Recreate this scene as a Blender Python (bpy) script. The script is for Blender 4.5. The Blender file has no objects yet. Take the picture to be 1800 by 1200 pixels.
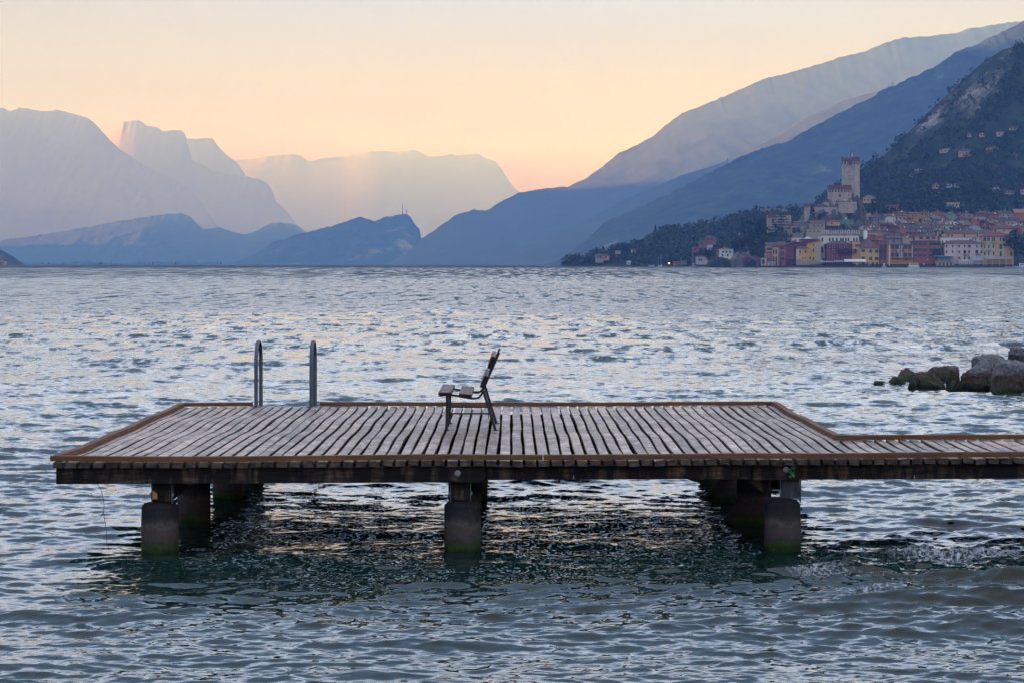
import bpy, bmesh, math, random
import numpy as np
from mathutils import Vector, Matrix
rad = math.radians
scene = bpy.context.scene
C = scene.collection

# ------------------------------------------------------------------ camera
FOC, HZ, CZ = 4400.0, 462.0, 2.91          # focal length in photo pixels, row of eye level, eye height over the lake
cam = bpy.data.cameras.new("camera")
cam.sensor_width = 36.0
cam.lens = 36.0 * FOC / 1800.0
cam.shift_y = -(600.0 - HZ) / 1800.0
cam.clip_start = 0.5
cam.clip_end = 80000.0
cam_ob = bpy.data.objects.new("camera", cam)
cam_ob.location = (0, 0, CZ)
cam_ob.rotation_euler = (rad(90), 0, 0)
C.objects.link(cam_ob)
scene.camera = cam_ob

# ------------------------------------------------------------------ light
SUN_EL, SUN_AZ = 5.5, -80.0                 # degrees; azimuth from the view direction, minus is to the left
world = bpy.data.worlds.new("World")
scene.world = world
world.use_nodes = True
nt = world.node_tree
nt.nodes.clear()
N = nt.nodes.new
L = nt.links.new
sky = N("ShaderNodeTexSky")
sky.sky_type = 'NISHITA'
sky.sun_disc = False
sky.sun_elevation = rad(SUN_EL)
sky.sun_rotation = rad(SUN_AZ)
sky.air_density, sky.dust_density, sky.ozone_density = 1.0, 2.0, 2.0
tc = N("ShaderNodeTexCoord")
sep = N("ShaderNodeSeparateXYZ")
L(tc.outputs["Generated"], sep.inputs[0])
asin = N("ShaderNodeMath"); asin.operation = 'ARCSINE'
L(sep.outputs["Z"], asin.inputs[0])
mul = N("ShaderNodeMath"); mul.operation = 'DIVIDE'
mul.inputs[1].default_value = math.pi / 2
L(asin.outputs[0], mul.inputs[0])
ramp = N("ShaderNodeValToRGB")
el = ramp.color_ramp.elements
el[0].position, el[0].color = 0.0, (0.62, 0.31, 0.11, 1)
el[1].position, el[1].color = 1.0, (1.25, 1.04, 0.98, 1)
for p, c in ((0.022, (0.60, 0.26, 0.03)), (0.045, (0.56, 0.39, 0.20)), (0.068, (0.50, 0.55, 1.10)),
             (0.11, (1.20, 1.48, 2.70)), (0.18, (0.98, 1.24, 2.25)), (0.29, (0.24, 0.42, 0.82)), (0.55, (0.56, 0.64, 1.00))):
    e = el.new(p); e.color = (*c, 1)
L(mul.outputs[0], ramp.inputs[0])
# the glow is strongest straight up the valley and greyer away from it
az = N("ShaderNodeVectorMath"); az.operation = 'DOT_PRODUCT'
az.inputs[1].default_value = (0.02, 1.0, 0.0)
L(tc.outputs["Generated"], az.inputs[0])
azr = N("ShaderNodeMapRange")
azr.inputs["From Min"].default_value = 0.965
azr.inputs["From Max"].default_value = 1.0
azr.inputs["To Min"].default_value = 0.0
azr.inputs["To Max"].default_value = 1.0
L(az.outputs["Value"], azr.inputs["Value"])
grey = N("ShaderNodeMix"); grey.data_type = 'RGBA'
grey.inputs["A"].default_value = (0.49, 0.42, 0.44, 1)
L(azr.outputs[0], grey.inputs["Factor"])
L(ramp.outputs[0], grey.inputs["B"])
lowf = N("ShaderNodeMapRange")
lowf.inputs["From Min"].default_value = 0.06
lowf.inputs["From Max"].default_value = 0.12
L(mul.outputs[0], lowf.inputs["Value"])
keep = N("ShaderNodeMix"); keep.data_type = 'RGBA'
L(lowf.outputs[0], keep.inputs["Factor"])
L(grey.outputs["Result"], keep.inputs["A"])
L(ramp.outputs[0], keep.inputs["B"])
SKYGAIN = 2.30
gain = N("ShaderNodeVectorMath"); gain.operation = 'SCALE'
gain.inputs["Scale"].default_value = SKYGAIN
L(keep.outputs["Result"], gain.inputs[0])
mixs = N("ShaderNodeMix"); mixs.data_type = 'RGBA'
mixs.inputs["Factor"].default_value = 0.10
L(gain.outputs[0], mixs.inputs["A"])
L(sky.outputs[0], mixs.inputs["B"])
bg = N("ShaderNodeBackground")
bg.inputs["Strength"].default_value = 0.10
L(mixs.outputs["Result"], bg.inputs[0])
wo = N("ShaderNodeOutputWorld")
L(bg.outputs[0], wo.inputs[0])

sl = bpy.data.lights.new("sun", 'SUN')
sl.energy = 5.0
sl.angle = rad(0.5)
sl.color = (1.0, 0.60, 0.25)
sun = bpy.data.objects.new("sun", sl)
sd = Vector((math.cos(rad(SUN_EL)) * math.sin(rad(SUN_AZ)), math.cos(rad(SUN_EL)) * math.cos(rad(SUN_AZ)), math.sin(rad(SUN_EL))))
sun.rotation_euler = sd.to_track_quat('Z', 'Y').to_euler()
C.objects.link(sun)

vs = scene.view_settings
vs.view_transform = 'Standard'
vs.look = 'None'
vs.gamma = 1.0
vs.use_curve_mapping = False
vs.exposure = 2.5
scene.render.engine = 'CYCLES'
cy = scene.cycles
cy.use_denoising = True
cy.max_bounces = 6
cy.volume_bounces = 0
cy.diffuse_bounces = 2
cy.glossy_bounces = 4
cy.use_adaptive_sampling = True
cy.adaptive_threshold = 0.01
cy.caustics_reflective = False
cy.caustics_refractive = False

# ------------------------------------------------------------------ helpers
def wp(px, py, Y):
    return Vector(((px - 900.0) * Y / FOC, Y, CZ - (py - HZ) * Y / FOC))
def wx(px, Y): return (px - 900.0) * Y / FOC
def wz(py, Y): return CZ - (py - HZ) * Y / FOC

def lift(o):
    C.objects.link(o); return o
def empty(name, loc=(0, 0, 0), rz=0.0):
    o = bpy.data.objects.new(name, None); o.location = loc; o.rotation_euler = (0, 0, rz)
    o.empty_display_size = 0.2
    return lift(o)
def tag(o, label=None, cat=None, group=None, kind=None):
    if label: o["label"] = label
    if cat: o["category"] = cat
    if group: o["group"] = group
    if kind: o["kind"] = kind
    return o
def copy_tree(o, parent=None):
    c = o.copy(); lift(c)
    if parent is not None: c.parent = parent
    for ch in list(o.children): copy_tree(ch, c)
    return c
def mesh_np(name, co, quads=None, tris=None, smooth=False):
    me = bpy.data.meshes.new(name)
    co = np.asarray(co, dtype=np.float32)
    me.vertices.add(len(co)); me.vertices.foreach_set("co", co.ravel())
    q = np.zeros((0, 4), np.int32) if quads is None else np.asarray(quads, np.int32)
    t = np.zeros((0, 3), np.int32) if tris is None else np.asarray(tris, np.int32)
    me.loops.add(q.size + t.size)
    me.loops.foreach_set("vertex_index", np.concatenate([q.ravel(), t.ravel()]))
    me.polygons.add(len(q) + len(t))
    st = np.concatenate([np.arange(len(q)) * 4, q.size + np.arange(len(t)) * 3]).astype(np.int32)
    me.polygons.foreach_set("loop_start", st)
    me.update(calc_edges=True)
    if smooth: me.polygons.foreach_set("use_smooth", np.ones(len(me.polygons), bool))
    return me
def grid_quads(nr, nc):
    i = np.arange(nr - 1)[:, None] * nc + np.arange(nc - 1)[None, :]
    i = i.ravel()
    return np.stack([i, i + 1, i + nc + 1, i + nc], 1)

class MB:
    """collects shapes; build() links them as one mesh object"""
    def __init__(self): self.v, self.f = [], []
    def add(self, vs, fs):
        b = len(self.v); self.v += [tuple(p) for p in vs]; self.f += [tuple(b + i for i in q) for q in fs]
        return self
    def box(self, lo, hi, rz=0.0, c=0.0):
        x0, y0, z0 = lo; x1, y1, z1 = hi
        return self.prism([(x0, y0), (x1, y0), (x1, y1), (x0, y1)], z0, z1, c)
    def prism(self, poly, z0, z1, c=0.0):
        n = len(poly)
        vs = [(x, y, z0) for x, y in poly] + [(x, y, z1) for x, y in poly]
        fs = [tuple(range(n - 1, -1, -1)), tuple(range(n, 2 * n))]
        fs += [(i, (i + 1) % n, n + (i + 1) % n, n + i) for i in range(n)]
        return self.add(vs, fs)
    def loft(self, rings, cap=True):
        n = len(rings[0]); vs = [p for r in rings for p in r]; fs = []
        for k in range(len(rings) - 1):
            for i in range(n):
                j = (i + 1) % n
                fs.append((k * n + i, k * n + j, (k + 1) * n + j, (k + 1) * n + i))
        if cap:
            fs.append(tuple(range(n - 1, -1, -1)))
            m = (len(rings) - 1) * n
            fs.append(tuple(range(m, m + n)))
        return self.add(vs, fs)
    def tube(self, pts, r, n=10, cap=True):
        pts = [Vector(p) for p in pts]
        rs = r if isinstance(r, (list, tuple)) else [r] * len(pts)
        up = None; rings = []
        for i, p in enumerate(pts):
            t = (pts[min(i + 1, len(pts) - 1)] - pts[max(i - 1, 0)]).normalized()
            if up is None:
                up = Vector((1, 0, 0)) if abs(t.x) < 0.8 else Vector((0, 1, 0))
            a = t.cross(up).normalized(); b = t.cross(a).normalized(); up = b.cross(t) if False else up
            rings.append([p + a * rs[i] * math.cos(2 * math.pi * k / n) + b * rs[i] * math.sin(2 * math.pi * k / n) for k in range(n)])
        return self.loft(rings, cap)
    def lathe(self, prof, cx=0, cy=0, n=24, cap=True):
        rings = [[(cx + r * math.cos(2 * math.pi * k / n), cy + r * math.sin(2 * math.pi * k / n), z) for k in range(n)] for r, z in prof]
        return self.loft(rings, cap)
    def build(self, name, mat, parent=None, smooth=False, loc=None):
        me = bpy.data.meshes.new(name)
        me.from_pydata(self.v, [], self.f); me.update()
        bm = bmesh.new(); bm.from_mesh(me); bmesh.ops.recalc_face_normals(bm, faces=bm.faces); bm.to_mesh(me); bm.free()
        if smooth:
            me.polygons.foreach_set("use_smooth", np.ones(len(me.polygons), bool))
            me.set_sharp_from_angle(angle=rad(38))
        if mat: me.materials.append(mat)
        o = bpy.data.objects.new(name, me); lift(o)
        if parent is not None: o.parent = parent
        if loc is not None: o.location = loc
        return o

# value noise on numpy arrays
_rt = np.random.RandomState(7).rand(8, 256, 256).astype(np.float32)
def vn(x, y, s=0):
    t = _rt[s % 8]
    x = np.asarray(x, np.float64) + 1000 + 17.3 * s; y = np.asarray(y, np.float64) + 1000 + 5.1 * s
    xi = np.floor(x).astype(np.int64); yi = np.floor(y).astype(np.int64)
    fx = x - xi; fy = y - yi
    fx = fx * fx * (3 - 2 * fx); fy = fy * fy * (3 - 2 * fy)
    a = t[xi & 255, yi & 255]; b = t[(xi + 1) & 255, yi & 255]; c = t[xi & 255, (yi + 1) & 255]; d = t[(xi + 1) & 255, (yi + 1) & 255]
    return (a * (1 - fx) + b * fx) * (1 - fy) + (c * (1 - fx) + d * fx) * fy
def fbm(x, y, o=4, s=0, g=0.5):
    r = 0; a = 1.0; t = 0
    for k in range(o):
        r = r + a * (vn(x * 2 ** k, y * 2 ** k, s + k) - 0.5); t += a; a *= g
    return r / t * 2
def sstep(a, b, x):
    t = np.clip((x - a) / (b - a), 0, 1); return t * t * (3 - 2 * t)

# ------------------------------------------------------------------ materials
def mat_new(name):
    m = bpy.data.materials.new(name); m.use_nodes = True
    t = m.node_tree; b = t.nodes["Principled BSDF"]
    return m, t, b
def noise(t, scale, detail=4, rough=0.55, vec=None, dist=0.0):
    n = t.nodes.new("ShaderNodeTexNoise"); n.inputs["Scale"].default_value = scale
    n.inputs["Detail"].default_value = detail; n.inputs["Roughness"].default_value = rough
    n.inputs["Distortion"].default_value = dist
    if vec is not None: t.links.new(vec, n.inputs["Vector"])
    return n
def rampn(t, fac, stops):
    r = t.nodes.new("ShaderNodeValToRGB"); e = r.color_ramp.elements
    e[0].position, e[0].color = stops[0][0], (*stops[0][1], 1)
    e[1].position, e[1].color = stops[-1][0], (*stops[-1][1], 1)
    for p, c in stops[1:-1]:
        x = e.new(p); x.color = (*c, 1)
    t.links.new(fac, r.inputs[0]); return r
def mixc(t, fac, a, b, mode='MIX'):
    m = t.nodes.new("ShaderNodeMix"); m.data_type = 'RGBA'; m.blend_type = mode
    for s, v in (("Factor", fac), ("A", a), ("B", b)):
        if isinstance(v, (int, float)): m.inputs[s].default_value = v
        elif isinstance(v, tuple): m.inputs[s].default_value = (*v, 1)
        else: t.links.new(v, m.inputs[s])
    return m.outputs["Result"]
def maths(t, op, a, b=0.0, clamp=False):
    m = t.nodes.new("ShaderNodeMath"); m.operation = op; m.use_clamp = clamp
    for i, v in enumerate((a, b)):
        if isinstance(v, (int, float)): m.inputs[i].default_value = v
        else: t.links.new(v, m.inputs[i])
    return m.outputs[0]
def maprange(t, v, a, b, c=0.0, d=1.0, smooth=False):
    m = t.nodes.new("ShaderNodeMapRange")
    if smooth: m.interpolation_type = 'SMOOTHSTEP'
    for s, x in (("From Min", a), ("From Max", b), ("To Min", c), ("To Max", d)): m.inputs[s].default_value = x
    t.links.new(v, m.inputs["Value"]); return m.outputs[0]
def scaled(t, vec, s):
    m = t.nodes.new("ShaderNodeVectorMath"); m.operation = 'MULTIPLY'; m.inputs[1].default_value = s
    t.links.new(vec, m.inputs[0]); return m.outputs[0]
def bump(t, b, h, strength=0.5, dist=0.01):
    n = t.nodes.new("ShaderNodeBump"); n.inputs["Strength"].default_value = strength; n.inputs["Distance"].default_value = dist
    t.links.new(h, n.inputs["Height"]); t.links.new(n.outputs[0], b.inputs["Normal"])
def posn(t): return t.nodes.new("ShaderNodeNewGeometry").outputs["Position"]
def objc(t): return t.nodes.new("ShaderNodeTexCoord").outputs["Object"]
def simple(name, col, rough=0.7, var=0.25, scale=3.0, metal=0.0, bmp=0.0, bd=0.01):
    m, t, b = mat_new(name)
    n = noise(t, scale, 5, 0.6, objc(t))
    lo = tuple(c * (1 - var) for c in col); hi = tuple(min(1, c * (1 + var)) for c in col)
    r = rampn(t, n.outputs[0], [(0.3, lo), (0.7, hi)])
    t.links.new(r.outputs[0], b.inputs["Base Color"])
    b.inputs["Roughness"].default_value = rough; b.inputs["Metallic"].default_value = metal
    if bmp: bump(t, b, n.outputs[0], bmp, bd)
    return m
M = {}
# ------------------------------------------------------------------ water
def wave_tile(Lm, Nn, lmin, lmax, seed, slope, wind, spread=2.0, decay=4.0):
    rs = np.random.RandomState(seed)
    k1 = np.fft.fftfreq(Nn, d=Lm / Nn) * 2 * np.pi
    kx, ky = np.meshgrid(k1, k1, indexing='ij')
    k = np.hypot(kx, ky); k[0, 0] = 1e9
    th = np.arctan2(ky, kx) - wind
    k0, k2 = 2 * np.pi / lmax, 2 * np.pi / lmin
    P = k ** (-decay) * np.exp(-(k0 / k) ** 3) * np.exp(-(k / k2) ** 2) * (np.abs(np.cos(th)) ** (2 * spread) + 0.012)
    H = (rs.randn(Nn, Nn) + 1j * rs.randn(Nn, Nn)) * np.sqrt(P)
    h = np.fft.ifft2(H).real
    sx = np.fft.ifft2(1j * kx * H).real; sy = np.fft.ifft2(1j * ky * H).real
    dx = np.fft.ifft2(-1j * kx / k * H).real; dy = np.fft.ifft2(-1j * ky / k * H).real
    g = slope / math.sqrt((sx ** 2 + sy ** 2).mean())
    return [a.astype(np.float32) * g for a in (h, dx, dy)]
def tile_at(tile, Lm, x, y, rot):
    c, s = math.cos(rot), math.sin(rot)
    u = (x * c + y * s) / Lm; v = (-x * s + y * c) / Lm
    n = tile[0].shape[0]
    u = (u - np.floor(u)) * n; v = (v - np.floor(v)) * n
    ui = u.astype(np.int32); vi = v.astype(np.int32); fu = u - ui; fv = v - vi
    ui %= n; vi %= n; u1 = (ui + 1) % n; v1 = (vi + 1) % n
    o = []
    for a in tile:
        o.append((a[ui, vi] * (1 - fu) + a[u1, vi] * fu) * (1 - fv) + (a[ui, v1] * (1 - fu) + a[u1, v1] * fu) * fv)
    h, dx, dy = o
    return h, dx * c - dy * s, dx * s + dy * c

WD = math.pi / 2
TA = (wave_tile(71.0, 512, 1.2, 7.0, 3, 0.070, WD, 3.0, 3.6), 71.0, 0.10)
TB = (wave_tile(15.3, 768, 0.16, 1.25, 5, 0.125, WD, 3.2, 3.5), 15.3, -0.12)
TC = (wave_tile(4.1, 512, 0.05, 0.36, 8, 0.100, WD, 2.4, 3.5), 4.1, 0.16)

ys = [-40.0, -20.0, -8.0, 0.0, 5.0, 9.0, 12.0, 14.0, 15.4]
py = 1240.0
while py > 463.2:
    ys.append(CZ * FOC / (py - HZ)); py -= (0.8 if py > 475 else 0.25)
ys = np.array(ys + [15000.0, 20000.0, 28000.0])
r_in = np.arange(-0.232, 0.232, 1.25 / FOC)
g = [0.0]; st = 1.25 / FOC
while g[-1] < 2.4:
    st *= 1.10; g.append(g[-1] + st)
g = np.array(g[1:])
rr = np.concatenate([-(0.232 + g[::-1]), r_in, r_in[-1] + g])
RR, YY = np.meshgrid(rr, ys)
XX = RR * np.maximum(YY, 16.0)
dxs = np.gradient(XX, axis=1); dys = np.abs(np.gradient(YY, axis=0))
def fade(lam):      # a wave of this length is kept only where the sheet is fine enough
    return (1 - sstep(lam * 0.22, lam * 0.55, dxs)) * (1 - sstep(lam * 0.22, lam * 0.6, dys))
# local chop: livelier near the rocks and right of the pier, calmer under it
chop = 1.0 + 1.3 * np.exp(-(((XX - 4.6) / 2.2) ** 2 + ((YY - 24.0) / 2.4) ** 2)) + 0.5 * np.exp(-(((XX - 5.3) / 2.6) ** 2 + ((YY - 21.0) / 1.6) ** 2))
under = np.exp(-(((XX + 0.4) / 4.4) ** 4 + ((YY - 28.5) / 5.0) ** 4))
chop *= (1 - 0.36 * under)
gust = 1.0 + 0.35 * fbm(XX / 14.0, YY / 34.0, 3, 2)
Z = np.zeros_like(XX); DX = np.zeros_like(XX); DY = np.zeros_like(XX)
near = 0.66 + 0.34 * sstep(24.0, 60.0, YY); rip = 1.12 + 0.38 * sstep(23.0, 42.0, YY)
for (tl, Lm, rot), lam, amp in ((TA, 3.2, near * 1.0), (TB, 0.6, chop * gust * rip), (TC, 0.22, chop * gust * rip * (0.95 + 0.5 * sstep(30.0, 44.0, YY)))):
    w = fade(lam) * amp
    h, dx, dy = tile_at(tl, Lm, XX, YY, rot)
    Z += h * w; DX += dx * w; DY += dy * w
X2 = XX - 0.85 * DX; Y2 = YY - 0.85 * DY
def swell(x, y, cx, cy, ang, half, wid, hgt):   # one steep crest line
    c, s = math.cos(ang), math.sin(ang)
    u = (x - cx) * c + (y - cy) * s; v = -(x - cx) * s + (y - cy) * c + 0.12 * np.sin(u * 2.1)
    return hgt * np.exp(-(u / half) ** 2) * np.exp(-(v / wid) ** 2)
for a in ((4.2, 24.9, 0.05, .8, .13, .07), (4.75, 23.2, -.1, .9, .16, .10), (5.0, 21.6, 0.06, 1.3, .25, .09), (3.9, 21.3, 0.3, .7, .2, .07),
          (3.4, 21.9, 0.0, .5, .14, .08), (4.6, 20.2, 0.1, 1.3, .25, .06), (-1.2, 27.0, 0.04, 2.5, .3, .035), (1.0, 25.3, -.03, 2.3, .3, .03),
          (13.4, 52.0, 0.1, 2.0, .4, .10), (12.4, 54.5, 0.0, 2.0, .3, .10)):
    Z += swell(XX, YY, *a)
foam = np.zeros_like(XX)
for cx, cy, sx_, sy_, k in ((4.25, 25.05, .5, .6, 1.1), (4.75, 25.3, .45, .5, 1.3), (2.95, 24.0, .35, .5, .8), (3.1, 21.9, .3, .25, .8), (3.35, 23.6, .5, .5, .45), (3.4, 22.3, .3, .4, .5), (13.0, 60.2, 1.3, 1.0, 1.1), (11.6, 60.8, 1.2, .8, 1.0), (15.0, 57.5, 1.2, .6, .8)):
    foam = np.maximum(foam, k * np.exp(-(((XX - cx) / sx_) ** 2 + ((YY - cy) / sy_) ** 2)))
Z += 0.035 * sstep(.35, .8, foam) * fbm(XX * 9, YY * 9, 3, 4) * (YY < 30) + 0.09 * sstep(.35, .8, foam) * np.abs(fbm(XX * 4, YY * 3, 3, 4)) * (YY > 30)
Z -= (YY ** 2) / (2 * 7.4e6) * (YY > 0)
me = mesh_np("lake_water", np.stack([X2, Y2, Z], -1).reshape(-1, 3), grid_quads(*XX.shape), smooth=True)
at = me.attributes.new("foam", 'FLOAT', 'POINT'); at.data.foreach_set("value", foam.ravel().astype(np.float32))
lake = lift(bpy.data.objects.new("water", me)); tag(lake, kind="structure")

m, t, b = mat_new("lake water"); M['water'] = m
P = posn(t)
sx = t.nodes.new("ShaderNodeSeparateXYZ"); t.links.new(P, sx.inputs[0])
def slopes(scale, amp):
    n = noise(t, 1.0, 3.0, 0.6, scaled(t, P, scale))
    v = t.nodes.new("ShaderNodeVectorMath"); v.operation = 'SUBTRACT'; v.inputs[1].default_value = (0.5, 0.5, 0.5)
    t.links.new(n.outputs["Color"], v.inputs[0])
    w = t.nodes.new("ShaderNodeVectorMath"); w.operation = 'MULTIPLY'; w.inputs[1].default_value = (1, 1, 0)
    t.links.new(v.outputs[0], w.inputs[0])
    u = t.nodes.new("ShaderNodeVectorMath"); u.operation = 'SCALE'; t.links.new(w.outputs[0], u.inputs[0])
    if isinstance(amp, float): u.inputs["Scale"].default_value = amp
    else: t.links.new(amp, u.inputs["Scale"])
    return u.outputs[0]
def vadd(a, b_):
    v = t.nodes.new("ShaderNodeVectorMath"); v.operation = 'ADD'; t.links.new(a, v.inputs[0]); t.links.new(b_, v.inputs[1]); return v.outputs[0]
fine = maprange(t, sx.outputs["Y"], 20, 60, 0.42, 0.8)
mid = maprange(t, sx.outputs["Y"], 45, 120, 0.0, 0.6)
gustn = maprange(t, noise(t, 1.0, 3, 0.5, scaled(t, P, (0.03, 0.006, 0.0))).outputs[0], 0.3, 0.7, 0.65, 1.25)
s1 = slopes((5.0, 9.0, 0.0), maths(t, 'MULTIPLY', fine, gustn))
s2 = slopes((0.9, 1.3, 0.0), maths(t, 'MULTIPLY', mid, gustn))
def crests(scale, y0, y1, y2, y3, amp, lo=0.47, hi=0.66):
    """faces of the larger waves, tipped towards the near shore"""
    n = noise(t, 1.0, 5.0, 0.68, scaled(t, P, scale), 0.25)
    a = maprange(t, n.outputs[0], lo, hi, 0.0, amp)
    a = maths(t, 'MULTIPLY', a, maprange(t, sx.outputs["Y"], y0, y1))
    a = maths(t, 'MULTIPLY', a, maprange(t, sx.outputs["Y"], y2, y3, 1.0, 0.0))
    c = t.nodes.new("ShaderNodeCombineXYZ"); t.links.new(maths(t, 'MULTIPLY', a, -1.0), c.inputs[1]); return c.outputs[0]
s3 = vadd(vadd(crests((1.2, 0.33, 0), 45, 90, 200, 330, 0.36, 0.48, 0.68), crests((0.8, 0.065, 0), 120, 220, 500, 900, 0.44, 0.48, 0.66)),
          vadd(crests((0.32, 0.013, 0), 350, 700, 1500, 2600, 0.55, 0.42, 0.57), crests((0.07, 0.0014, 0), 1200, 2200, 1e5, 2e5, 0.55, 0.28, 0.5)))
geo = t.nodes.new("ShaderNodeNewGeometry")
nn = vadd(vadd(geo.outputs["Normal"], s1), vadd(s2, s3))
nz = t.nodes.new("ShaderNodeVectorMath"); nz.operation = 'NORMALIZE'; t.links.new(nn, nz.inputs[0])
t.links.new(nz.outputs[0], b.inputs["Normal"])
fa = t.nodes.new("ShaderNodeAttribute"); fa.attribute_name = "foam"
fn = noise(t, 1.0, 6, 0.75, scaled(t, P, (22, 14, 10)), 0.6)
fm = maths(t, 'MULTIPLY', fa.outputs["Fac"], maprange(t, fn.outputs[0], 0.40, 0.72, 0, 1.4))
fm = maprange(t, fm, 0.15, 0.8, 0.0, 0.85)
t.links.new(mixc(t, fm, (0.004, 0.019, 0.014), (0.55, 0.60, 0.66)), b.inputs["Base Color"])
t.links.new(maprange(t, fm, 0, 1, 0.03, 0.6), b.inputs["Roughness"])
b.inputs["IOR"].default_value = 1.333
me.materials.append(m)

# ------------------------------------------------------------------ mountains
def terrain_mat(name, veg, veg2, rock, rthr=0.62, rs=0.004, ts=0.05, stretch=(1.0, 1.0, 0.6)):
    m, t, b = mat_new(name)
    P = posn(t)
    n1 = noise(t, ts, 5, 0.65, P)
    base = rampn(t, n1.outputs[0], [(0.35, veg), (0.65, veg2)]).outputs[0]
    n2 = noise(t, rs, 10, 0.78, scaled(t, P, stretch), 0.3)
    at = t.nodes.new("ShaderNodeAttribute"); at.attribute_name = "rock"
    f = maths(t, 'ADD', n2.outputs[0], maths(t, 'MULTIPLY', at.outputs["Fac"], 0.14))
    f = maprange(t, f, rthr, rthr + 0.09, 0.0, 0.9)
    n3 = noise(t, rs * 9, 6, 0.7, scaled(t, P, (1.0, 1.0, 0.35)))
    rc = rampn(t, n3.outputs[0], [(0.35, tuple(c * 0.30 for c in rock)), (0.65, rock)]).outputs[0]
    t.links.new(mixc(t, f, base, rc), b.inputs["Base Color"])
    b.inputs["Roughness"].default_value = 0.95
    b.inputs["Specular IOR Level"].default_value = 0.1
    return m
SURF = {}; ROCK = {}
def ridge(name, prof, Yc, Yb, Ye, mat, extl=None, extr=None, step=3.0, rows=50, jag=0.6, gully=0.05, seed=1, masks=(), pw=1.0, lean=(0, 0)):
    px = np.array([p[0] for p in prof], float); pyv = np.array([p[1] for p in prof], float)
    x0 = extl[0] if extl else px[0]; x1 = extr[0] if extr else px[-1]
    if extl: px = np.insert(px, 0, extl[0]); pyv = np.insert(pyv, 0, extl[1])
    if extr: px = np.append(px, extr[0]); pyv = np.append(pyv, extr[1])
    xs = np.arange(x0, x1 + step, step)
    crest = np.interp(xs, px, pyv) + 1.8 * jag * fbm(xs / 9.0, xs * 0, 5, seed, 0.7)
    zc = np.maximum(CZ - (crest - HZ) * Yc / FOC, -30.0) + 40.0          # height over a base 40 m below the lake
    X = (xs - 900.0) * Yc / FOC
    tt = np.concatenate([np.linspace(0, 1, rows), 1 + np.linspace(0.08, 1.0, 8)])
    XX = np.tile(X, (len(tt), 1)); T = np.tile(tt[:, None], (1, len(X)))
    Yv = np.where(T <= 1, Yb + (Yc - Yb) * T, Yc + (Ye - Yc) * (T - 1))
    fall = np.where(T <= 1, np.abs(T) ** pw, np.clip(2 - T, 0, 1))
    sc = (Yc * 60 / FOC)
    mid_ = 4 * T * (1 - T) * (T <= 1)
    gl = -np.abs(fbm(XX / sc + T * lean[0], T * 3.0 + XX / sc * lean[1], 5, seed + 2)) * gully * 2.2 * mid_
    gl += fbm(XX / sc * 3, T * 12, 4, seed + 4) * gully * 0.35 * mid_
    ks = max(3, int(150 / step)); kr = np.ones(ks) / ks; zs = np.convolve(np.pad(zc, (ks, ks), mode='edge'), kr, 'same')[ks:-ks]
    wT = np.clip(T, 0, 1) ** 12; zz_ = zs[None, :] * (1 - wT) + zc[None, :] * wT
    Zv = zz_ * (fall + gl * (0.4 + 0.6 * fall)) - 40.0
    XX = XX + fbm(XX / sc, T * 2, 3, seed + 1) * sc * 0.12 * mid_
    me = mesh_np(name, np.stack([XX, Yv, Zv], -1).reshape(-1, 3), grid_quads(*XX.shape), smooth=True)
    rk = np.zeros_like(XX)
    pX = 900 + XX * FOC / Yv; pY = HZ - (Zv - CZ) * FOC / Yv
    SURF[name] = (pX, pY, XX, Yv, Zv); ROCK[name] = rk
    if masks:
        for mx, my, ma, mw, mh, k in masks:
            c, s = math.cos(rad(ma)), math.sin(rad(ma))
            u = (pX - mx) * c + (pY - my) * s; v = -(pX - mx) * s + (pY - my) * c
            rk += k * np.exp(-(u / mw) ** 2 - (v / mh) ** 2)
    a = me.attributes.new("rock", 'FLOAT', 'POINT'); a.data.foreach_set("value", rk.ravel().astype(np.float32))
    me.materials.append(mat)
    o = lift(bpy.data.objects.new(name, me)); tag(o, kind="structure")
    return o
veg_near = terrain_mat("wooded near hillside", (0.014, 0.026, 0.014), (0.040, 0.058, 0.028), (0.36, 0.335, 0.32), 0.60, 0.014, 0.055)
veg_mid = terrain_mat("wooded mid slope", (0.006, 0.018, 0.014), (0.035, 0.065, 0.040), (0.30, 0.31, 0.31), 0.59, 0.006, 0.02)
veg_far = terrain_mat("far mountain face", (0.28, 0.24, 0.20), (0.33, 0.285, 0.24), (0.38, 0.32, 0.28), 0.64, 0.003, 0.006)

veg_ridge = terrain_mat("hazy wooded ridge", (0.018, 0.034, 0.022), (0.045, 0.065, 0.038), (0.12, 0.12, 0.11), 0.62, 0.004, 0.012)
R1 = [(1380, 400), (1405, 384), (1437, 357), (1454, 341), (1480, 325), (1514, 301), (1533, 287), (1558, 270), (1580, 249), (1602, 228), (1628, 202), (1652, 179), (1687, 147), (1710, 124), (1733, 106), (1762, 88), (1780, 82), (1800, 77)]
ridge("hillside_near", R1, 2280, 1880, 3600, veg_near, (1250, 462), (2300, -330), 2.0, 220, 1.4, 0.075, 11,
      [(1728, 150, -48, 75, 22, 1.0), (1650, 205, -48, 60, 14, .8), (1610, 240, -48, 60, 9, .8), (1775, 205, -40, 50, 14, .5), (1600, 262, -45, 22, 5, .7), (1560, 290, -45, 22, 5, .5)], 1.05, (6.0, 0.2))
R2 = [(980, 462), (993, 450), (1013, 435), (1030, 422), (1050, 403), (1063, 392), (1080, 382), (1103, 373), (1130, 362), (1162, 347), (1178, 340), (1240, 307), (1258, 298), (1278, 288), (1295, 278), (1317, 269), (1344, 260), (1385, 248), (1420, 228), (1460, 207), (1500, 187), (1529, 173), (1558, 155), (1579, 147), (1610, 133), (1640, 120), (1663, 104), (1687, 88), (1716, 78), (1751, 62), (1774, 50), (1800, 36)]
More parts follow.
